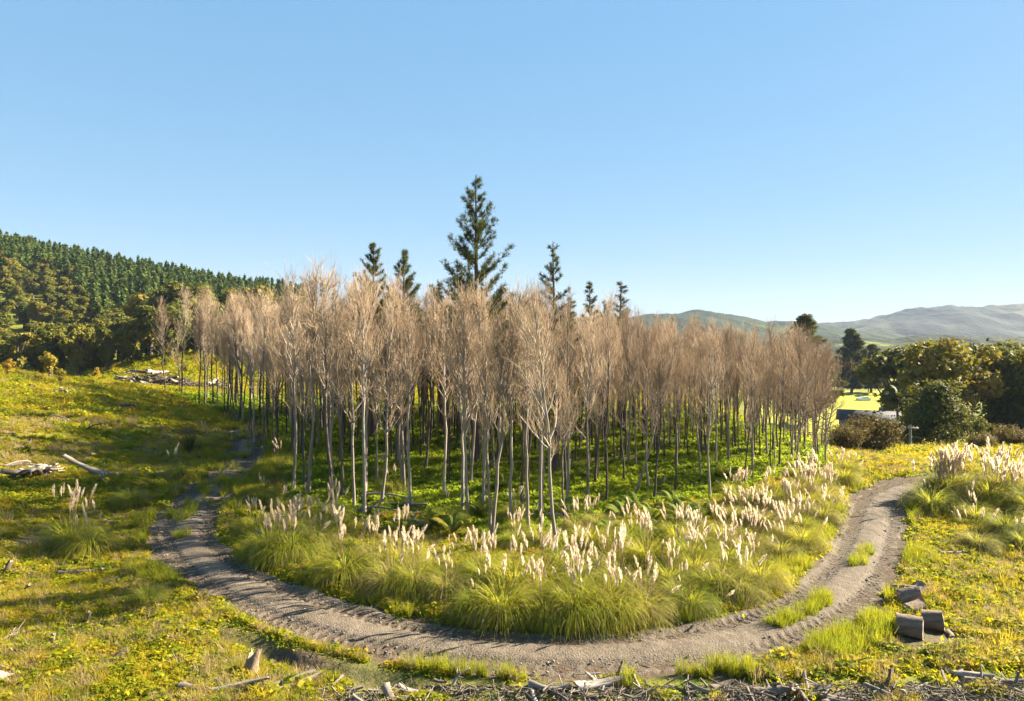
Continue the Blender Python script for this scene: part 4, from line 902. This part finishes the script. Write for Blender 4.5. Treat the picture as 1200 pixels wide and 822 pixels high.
for i in range(64):
    px, py = rng.uniform(0, 250), rng.uniform(470, 800)
    if px > 150 and 560 < py < 720: continue
    log_at(px, py, rng.uniform(.5, 1.5), int(rng.integers(0, 8)), rng.uniform(0, 6.28), rng.normal() * .12, 'small weathered piece of wood left lying on the cleared bank slope', rng.uniform(.7, 1.2), 'wood left lying on the bank slope', 'branch')
for i in range(16):
    px, py = rng.uniform(1060, 1195), rng.uniform(620, 790)
    log_at(px, py, rng.uniform(.4, 1.0), int(rng.integers(0, 8)), rng.uniform(0, 6.28), rng.normal() * .12, 'small weathered piece of wood in the weeds around the log rounds', rng.uniform(.6, 1.1), 'wood lying around the log rounds', 'branch')
# tall stump with torn top
def stump_geo(seed, h, r):
    rr = np.random.default_rng(seed); s = 14; a = np.arange(s) * 2 * np.pi / s; g = Geo(); V = []
    for q, k in ((0, 1.7), (.12, 1.15), (.45, .95), (.8, .9), (1, .8)): V.append(np.stack([np.cos(a) * r * k, np.sin(a) * r * k, np.full(s, q * h)], -1) * (1 + .10 * rr.normal(size=(s, 1)) * np.array([1, 1, 0])))
    V = np.array(V); V[-1, :, 2] += rr.uniform(-.3, .35, s) * h; V[:, :, 0] += .12 * h * (V[:, :, 2] / h) ** 2
    b = (np.arange(4) * s)[:, None]; j = np.arange(s)[None]; j2 = (j + 1) % s; g.add(V, np.stack([b + j, b + j2, b + s + j2, b + s + j], -1)); c = V[-1].mean(0) - np.array([0, 0, .15 * h]); o3 = np.arange(0, s, 2)
    g.add(np.concatenate([V[-1], [c]]), np.stack([o3, (o3 + 1) % s, (o3 + 2) % s, np.full(len(o3), s)], -1), 1)
    for _ in range(5):
        az = rr.uniform(0, 6.28); d = np.array([math.cos(az), math.sin(az), -.1]); g.tubes(np.stack([d * r * .8 + [0, 0, .12], d * r * 1.8 + [0, 0, .05], d * r * 3 + [0, 0, -.08]]), np.array([.4, .25, .08]) * r, 6)
    return g
p = onground(293, 790); o = add('tree_stump', stump_geo(3, .6, .2).mesh('tree_stump', [M['roundbark'], M['cutwood']]), None, p, (0, .1, .6)); tag(o, 'torn grey tree stump standing below the earth bank', 'stump')
log_at(283, 764, .6, 3, .3, .1, 'pale broken log lying on top of the bank edge by the torn stump', 1.1)

def heap(n, cx, cy, sx, sy, hgt, lr, tr, lab, grp, seed, zoff=0):
    rr = np.random.default_rng(seed)
    for i in range(n):
        dx, dy = rr.normal() * .5, rr.normal() * .5
        x, y = cx + dx * sx, cy + dy * sy; z = gz(x, y) + hgt * max(0, 1 - (dx * dx + dy * dy) * .7) * rr.uniform(.15, 1) + zoff
        L = rr.uniform(*lr); put_log((x, y, z), L, rr.uniform(*tr), rr.uniform(0, 6.28), rr.normal() * .22, LOGS[int(rr.integers(0, 8))], lab, 'branch', grp, 'branch')
def sticks(nm, N, box, lmin, lmax, r, seed, lab, hump, up=.25):
    rr = np.random.default_rng(seed); f = lambda x, y: ground_z(x, y) + rr.uniform(0, 1, len(x)) * hump(x, y)
    o = add(nm, stick_geo(N, box, lmin, lmax, r, rr, f, up).mesh(nm, M['deadwood'])); tag(o, lab, 'debris', None, 'stuff')
# heap of slash at the forest foot
d = 96.0; hx = world_at(192, d)
heap(46, hx, d, 9.0, 2.4, 2.8, (1.6, 4.4), (.45, 1.0), 'bleached branch in the long slash heap at the forest foot', 'branches of the far slash heap', 5)
heap(14, world_at(262, 94), 94, 4.5, 1.6, 1.0, (1.2, 3.2), (.4, .9), 'grey branch in the low slash heap beside the grove', 'branches of the low heap by the grove', 6)
sticks('wood_debris', 1400, (hx - 7.5, hx + 7.5, d - 2, d + 2), .7, 2.4, .07, 7, 'tangle of thin slash in the heap at the forest foot', lambda x, y: 2.4 * np.exp(-((x - hx) / 5.0) ** 2 - ((y - d) / 1.6) ** 2), .45)
pc = onground(40, 556); heap(20, pc[0], pc[1], 2.4, 1.3, .6, (.7, 2.2), (.7, 1.4), 'grey branch in the small slash pile on the grassy bank', 'branches of the pile on the grassy bank', 8)
pc = onground(62, 464); heap(10, pc[0], pc[1], 5, 1.5, .3, (.8, 2.5), (.7, 1.4), 'grey branch strewn just below the crest of the grassy bank', 'branches below the bank crest', 9)
# the band of broken wood nearest the camera's foot
xs0, xs1 = -6.2, 15.0; rr = np.random.default_rng(31); k = 0
log_at(644, 806, 1.1, 3, -.12, .03, 'stout cut log with pale end lying at the back of the slash band', 1.35, lift=.12); log_at(722, 798, .8, 2, .6, 1.0, 'pointed grey snag sticking up out of the slash band', 1.5, lift=.2)
log_at(706, 806, 1.5, 6, .2, .05, 'thick grey log beside the pointed snag in the slash band', .8, lift=.12); log_at(540, 800, .7, 4, .4, .7, 'small forked snag rising at the back edge of the slash band', 1.4, lift=.15)
for px, py, rz in ((338, 806, .62), (330, 801, .58)): log_at(px, py, 1.9, 7, rz, .08, 'long white split plank slanting on the wood pile below the earth bank', 1.5, 'split planks', 'plank', .16)
log_at(250, 812, 1.7, 3, .05, .02, 'dark grey log in the pile below the torn stump', .9, lift=.15); log_at(280, 815, 1.5, 0, .3, .1, 'pale log crossing the dark one below the torn stump', .8, lift=.25)
log_at(1130, 797, 1.5, 6, -1.0, .25, 'weathered grey log lying end-on beside the weeds of the slash band', .7, lift=.1); log_at(1170, 806, 1.9, 2, 0, .02, 'straight pale branch at the end of the slash band below the log rounds', 1.1, lift=.1)
log_at(905, 815, 1.1, 6, -.5, .3, 'broken dark stump piece lying in the slash band', 1.0, lift=.15); log_at(1035, 812, .8, 3, .2, 1.1, 'pale split stub standing up in the slash band', .9, lift=.2); log_at(1185, 815, .7, 3, .4, .8, 'bluish grey stub leaning up near the log-round end of the slash band', .9, lift=.2)
for px, n_ in ((270, 10), (430, 22), (480, 10), (640, 12), (700, 16), (780, 16), (860, 16), (940, 16), (1020, 16), (1100, 14), (1180, 12)):
    p = onground(px, 815); rr2 = np.random.default_rng(px)
    for i in range(n_):
        x, y = p[0] + rr2.normal() * .75, p[1] - .05 + rr2.normal() * .38; L = rr2.uniform(.25, .95)
        put_log((x, y, gz(x, y) + rr2.uniform(0, .22)), L, rr2.uniform(.5, 1.15), rr2.uniform(0, 6.28), rr2.normal() * .22, LOGS[int(rr2.integers(0, 8))], 'weathered broken branch in the band of slash at the near track edge', 'branch', 'branches of the near slash band', 'branch')
sticks('slash', 5200, (-5.2, 15.2, 16.2, 19.0), .08, .6, .02, 33, 'litter of small broken sticks in the near slash band', lambda x, y: .22 * (1 - sstep(18.2, 19.2, y + .5 * vnoise(x, y, 1.5, 3))), .3)
sticks('litter', 1500, (-30, 24, 19, 44), .1, .55, .014, 34, 'thin dead sticks littered over the cleared ground', lambda x, y: .03 + .05 * (np.abs(track_dist(x, y)[0]) > 2), .15)

# ------------------------------------------------------------------ right-hand side: trees, house, pole, car
put_by_top('evergreen_tree', 1112, 394, 98, BIGT[0], 15, 'huge dark rounded evergreen standing directly behind the green cypress', 'tree', None, .4, 1.02)
put_by_top('evergreen_tree', 1182, 393, 104, BIGT[1], 15, 'huge dark evergreen behind the brown hedge, side by side with its rounded twin', 'tree', None, 2, 1.05)
put_by_top('evergreen_tree', 1240, 396, 98, BIGT[0], 15, 'huge dark evergreen beyond the hedge, last of the row past the pair', 'tree', None, 3, 1.0)
put_by_top('evergreen_tree', 1058, 404, 120, BUSH[2], 11, 'dark rounded tree between the broad conifer and the huge evergreens', 'tree', None, 3)
put_by_top('evergreen_tree', 1040, 432, 240, BUSH[1], 11, 'low dark tree at the far edge of the bright paddock', 'tree', None, 4); put_by_top('evergreen_tree', 1018, 440, 255, BUSH[3], 11, 'small dark tree under the broad conifer at the paddock edge', 'tree', None, 1)
CYP = broad(360, 10, 6.8, 40, 16000, .26, 'cypress', .06, .7, pointed=5)
put_by_top('cypress_tree', 1100, 448, 80, CYP, 10, 'green spiky-topped cypress standing behind the power pole', 'tree', None, .6, 1.0)
HED = [broad(365 + i, 5, 5.2, 26, 9000, .2, 'brownbush', .0, .6) for i in range(2)]
put_by_top('bush', 1022, 488, 66, HED[0], 5, 'large rounded brown-green bush at the end of the grove beside the track', 'bush', None, 1, .95)
put_by_top('bush', 992, 498, 64, HED[1], 5, 'brownish bush tucked behind the last bare trees', 'bush', None, 3, .8)
LGT = broad(368, 5, 3.0, 11, 3200, .2, 'cypress', .1, .6)
put_by_top('bush', 1145, 486, 74, LGT, 5, 'light green bush in front of the huge dark evergreens', 'bush', None, 2, .9)
for i, (px, tp_, d, w) in enumerate(((1150, 508, 66, 1.0), (1186, 500, 68, 1.0), (1228, 504, 66, 1.0), (1118, 520, 68, .9))):
    put_by_top('bush', px, tp_, d, HED[i % 2], 5, 'low brown hedge bush behind the pampas mound', 'bush', 'hedge bushes behind the mound', i * 1.7, w)
# tree fern
tf_t = Geo(); tf_t.tubes(np.array([[0, 0, 0], [.05, 0, 2], [0, .05, 4]]), np.array([.18, .14, .16]), 8)
x, d = world_at(1052, 84), 84; z = gz(x, d); h = CAM[2] + (HORIZ - 470) / FPX * d - z
t = thing('tree_fern', 'dark tree fern with drooping crown beside the cypress', 'tree fern', None, (x, d, z)); add('trunk', tf_t.mesh('trunk', M['darkbark'], True), t, scale=(1, 1, h / 4.2))
M['fern_dark'] = leafmat('tree_fern_fronds', [(0, (.03, .05, .01)), (1, (.07, .085, .018))], .25, .3)
FD = [f.copy() for f in FR]
for f in FD: f.materials.clear(); f.materials.append(M['fern_dark'])
for j in range(26): add('frond', FD[j % 3], t, (0, 0, h * .94), (0, rng.uniform(-.9, .7), j * .39), rng.uniform(1.5, 2.3))
# paddock behind
def paddock_mat():
    return leafmat('paddock_grass', [(0, (.16, .2, .015)), (.5, (.26, .27, .02)), (1, (.34, .30, .03))], .0, .05, fine=.4)
g = Geo(); V = []
for yy in np.linspace(135, 260, 26):
    xx = np.linspace(.36 * yy, .66 * yy, 30); V.append(np.stack([xx, np.full(30, yy), ground_z(xx, np.full(30, yy)) + .12], -1))
o = add('paddock', grid_mesh('paddock', np.array(V), paddock_mat())); tag(o, kind='structure')
# house: grey roof showing above the bush
def plain(name, col, rough=.6, metal=0):
    return solidmat(name, [(0, tuple(c * .75 for c in col)), (.5, col), (1, tuple(min(1, c * 1.15) for c in col))], 1.2, rough=rough, bump=.1, rnd=.1)
M['roofing'] = plain('grey_blue_roofing', (.035, .04, .055), .8); M['wall'] = plain('weatherboard', (.28, .26, .23)); M['glass'] = plain('dark_glass', (.03, .035, .04), .1); M['white'] = plain('white_paint', (.6, .6, .58), .35); M['rubber'] = plain('tyre_rubber', (.03, .03, .03), .9); M['concrete'] = plain('concrete', (.17, .165, .155), .9)
def box(g, c, s, m=0):
    x, y, z = c; a, b, h = s[0] / 2, s[1] / 2, s[2] / 2
    V = [(x + i * a, y + j * b, z + k * h) for k in (-1, 1) for j in (-1, 1) for i in (-1, 1)]
    g.add(V, [[0, 2, 3, 1], [4, 5, 7, 6], [0, 1, 5, 4], [2, 6, 7, 3], [0, 4, 6, 2], [1, 3, 7, 5]], m)
d = 112; x = world_at(1018, d); z = gz(x, d); zr = CAM[2] + (HORIZ - 481) / FPX * d - z
hs = thing('house', 'low house with grey-blue metal roof showing above the brown bush', 'house', None, (x, d, z), (0, 0, -.5)); wh = zr - 1.3
g = Geo(); box(g, (0, 0, wh / 2), (8.5, 5.6, wh)); add('wall', g.mesh('wall', M['wall']), hs)
g = Geo(); g.add([(-4.7, -3.2, wh - .05), (4.7, -3.2, wh - .05), (4.7, 0, zr), (-4.7, 0, zr), (-4.7, 3.2, wh - .05), (4.7, 3.2, wh - .05), (-4.7, -3.2, wh - .17), (4.7, -3.2, wh - .17), (-4.7, 3.2, wh - .17), (4.7, 3.2, wh - .17), (-4.7, 0, zr - .12), (4.7, 0, zr - .12)], [[0, 1, 2, 3], [3, 2, 5, 4], [6, 10, 11, 7], [10, 8, 9, 11], [0, 6, 7, 1], [4, 5, 9, 8], [0, 3, 10, 6], [3, 4, 8, 10], [1, 7, 11, 2], [2, 11, 9, 5]]); rf = add('roof', g.mesh('roof', M['roofing']), hs)
g = Geo()
for i in range(24): box(g, (-4.6 + i * .4, -1.6, (wh + zr) / 2 - .0), (.05, 3.5, .05))
g = Geo(); box(g, (1.8, .6, zr), (.6, .6, 1.0)); add('chimney', g.mesh('chimney', M['concrete']), rf)
for wx in (-2.4, 2.2):
    g = Geo(); box(g, (wx, -2.81, wh * .55), (1.6, .06, 1.1)); f_ = add('window', g.mesh('window', M['white']), hs); g = Geo(); box(g, (wx, -2.85, wh * .55), (1.4, .04, .9)); add('pane', g.mesh('pane', M['glass']), f_)
g = Geo(); box(g, (0, -2.82, 1.0), (.95, .06, 2.0)); add('door', g.mesh('door', M['white']), hs)
# power pole
d = 74; x = world_at(1067, d); z = gz(x, d); h = CAM[2] + (HORIZ - 498) / FPX * d - z
pp = thing('power_pole', 'weathered power pole with one crossarm beside the end of track', 'pole', None, (x, d, z)); g = Geo(); g.tubes(np.array([[0, 0, -.3], [0, 0, h * .5], [0, 0, h]]), np.array([.16, .14, .12]), 10); add('pole', g.mesh('pole', M['concrete']), pp)
g = Geo(); box(g, (0, -.16, h - .35), (1.6, .1, .12)); ca = add('crossarm', g.mesh('crossarm', M['deadwood']), pp)
for q in (-.65, -.25, .25, .65):
    g = Geo(); g.tubes(np.array([[q, -.16, h - .29], [q, -.16, h - .2], [q, -.16, h - .12]]), np.array([.03, .05, .025]), 8); add('insulator', g.mesh('insulator', M['white']), ca)
# parked car and shed on the paddock
d = 215; x = world_at(1012, d); z = gz(x, d) + .12
car = thing('parked_car', 'small white car parked on the bright paddock', 'car', None, (x, d, z), (0, 0, .2)); g = Geo()
prof = [(-2.1, .35), (-2.1, .85), (-1.9, .95), (-1.2, 1.0), (-.7, 1.45), (.9, 1.48), (1.6, 1.0), (2.05, .9), (2.1, .35)]
V = np.array([[(a, s * (.85 if b < 1.1 else .68), b) for a, b in prof] for s in (-1, 1)]); npf = len(prof)
g.add(V.reshape(-1, 3), [[i, i + 1, npf + i + 1, npf + i] for i in range(npf - 1)] + [[npf - 1, 0, npf, 2 * npf - 1]] + [[o_ + a for a in q] for o_ in (0, npf) for q in ([0, 1, 2, 8], [2, 3, 7, 8], [3, 4, 5, 6], [3, 6, 7, 7][:3] + [3])][:0])
for s, o_ in ((-1, 0), (1, npf)): g.add(V.reshape(2, npf, 3)[0 if s < 0 else 1], [[0, 1, 2, 8], [2, 3, 7, 8], [3, 4, 5, 6]]); g.add(V.reshape(2, npf, 3)[0 if s < 0 else 1][[3, 6, 7]].tolist() + [V.reshape(2, npf, 3)[0 if s < 0 else 1][3].tolist()], [[0, 1, 2, 3]])
add('body', g.mesh('body', M['white']), car)
for s in (-1, 1):
    g = Geo(); g.add([(-1.0, s * .80, 1.03), (1.4, s * .80, 1.03), (.85, s * .715, 1.4), (-.62, s * .715, 1.4)], [[0, 1, 2, 3]]); add('window', g.mesh('window', M['glass']), car)
    for wx in (-1.3, 1.3):
        g = Geo(); g.tubes(np.array([[wx, s * .70, .33], [wx, s * .78, .33], [wx, s * .9, .33]]), np.array([.33, .33, .25]), 14); add('wheel', g.mesh('wheel', M['rubber']), car)
puddle(1093, 646, .8, .35, .1)

# ------------------------------------------------------------------ haze
def haze():
    m, nt, N, L = newmat('thin_haze'); v = N('ShaderNodeVolumePrincipled'); v.inputs['Color'].default_value = (.42, .52, .78, 1); v.inputs['Density'].default_value = HAZE; v.inputs['Anisotropy'].default_value = .0
    L(v.outputs[0], N('ShaderNodeOutputMaterial').inputs['Volume']); g = Geo(); box(g, (0, 1020, 125), (7200, 4900, 290))
    o = add('haze', g.mesh('haze', m)); tag(o, 'thin pale haze over the valley and hills', 'haze', None, 'stuff')
HAZE = 0.00009
haze()
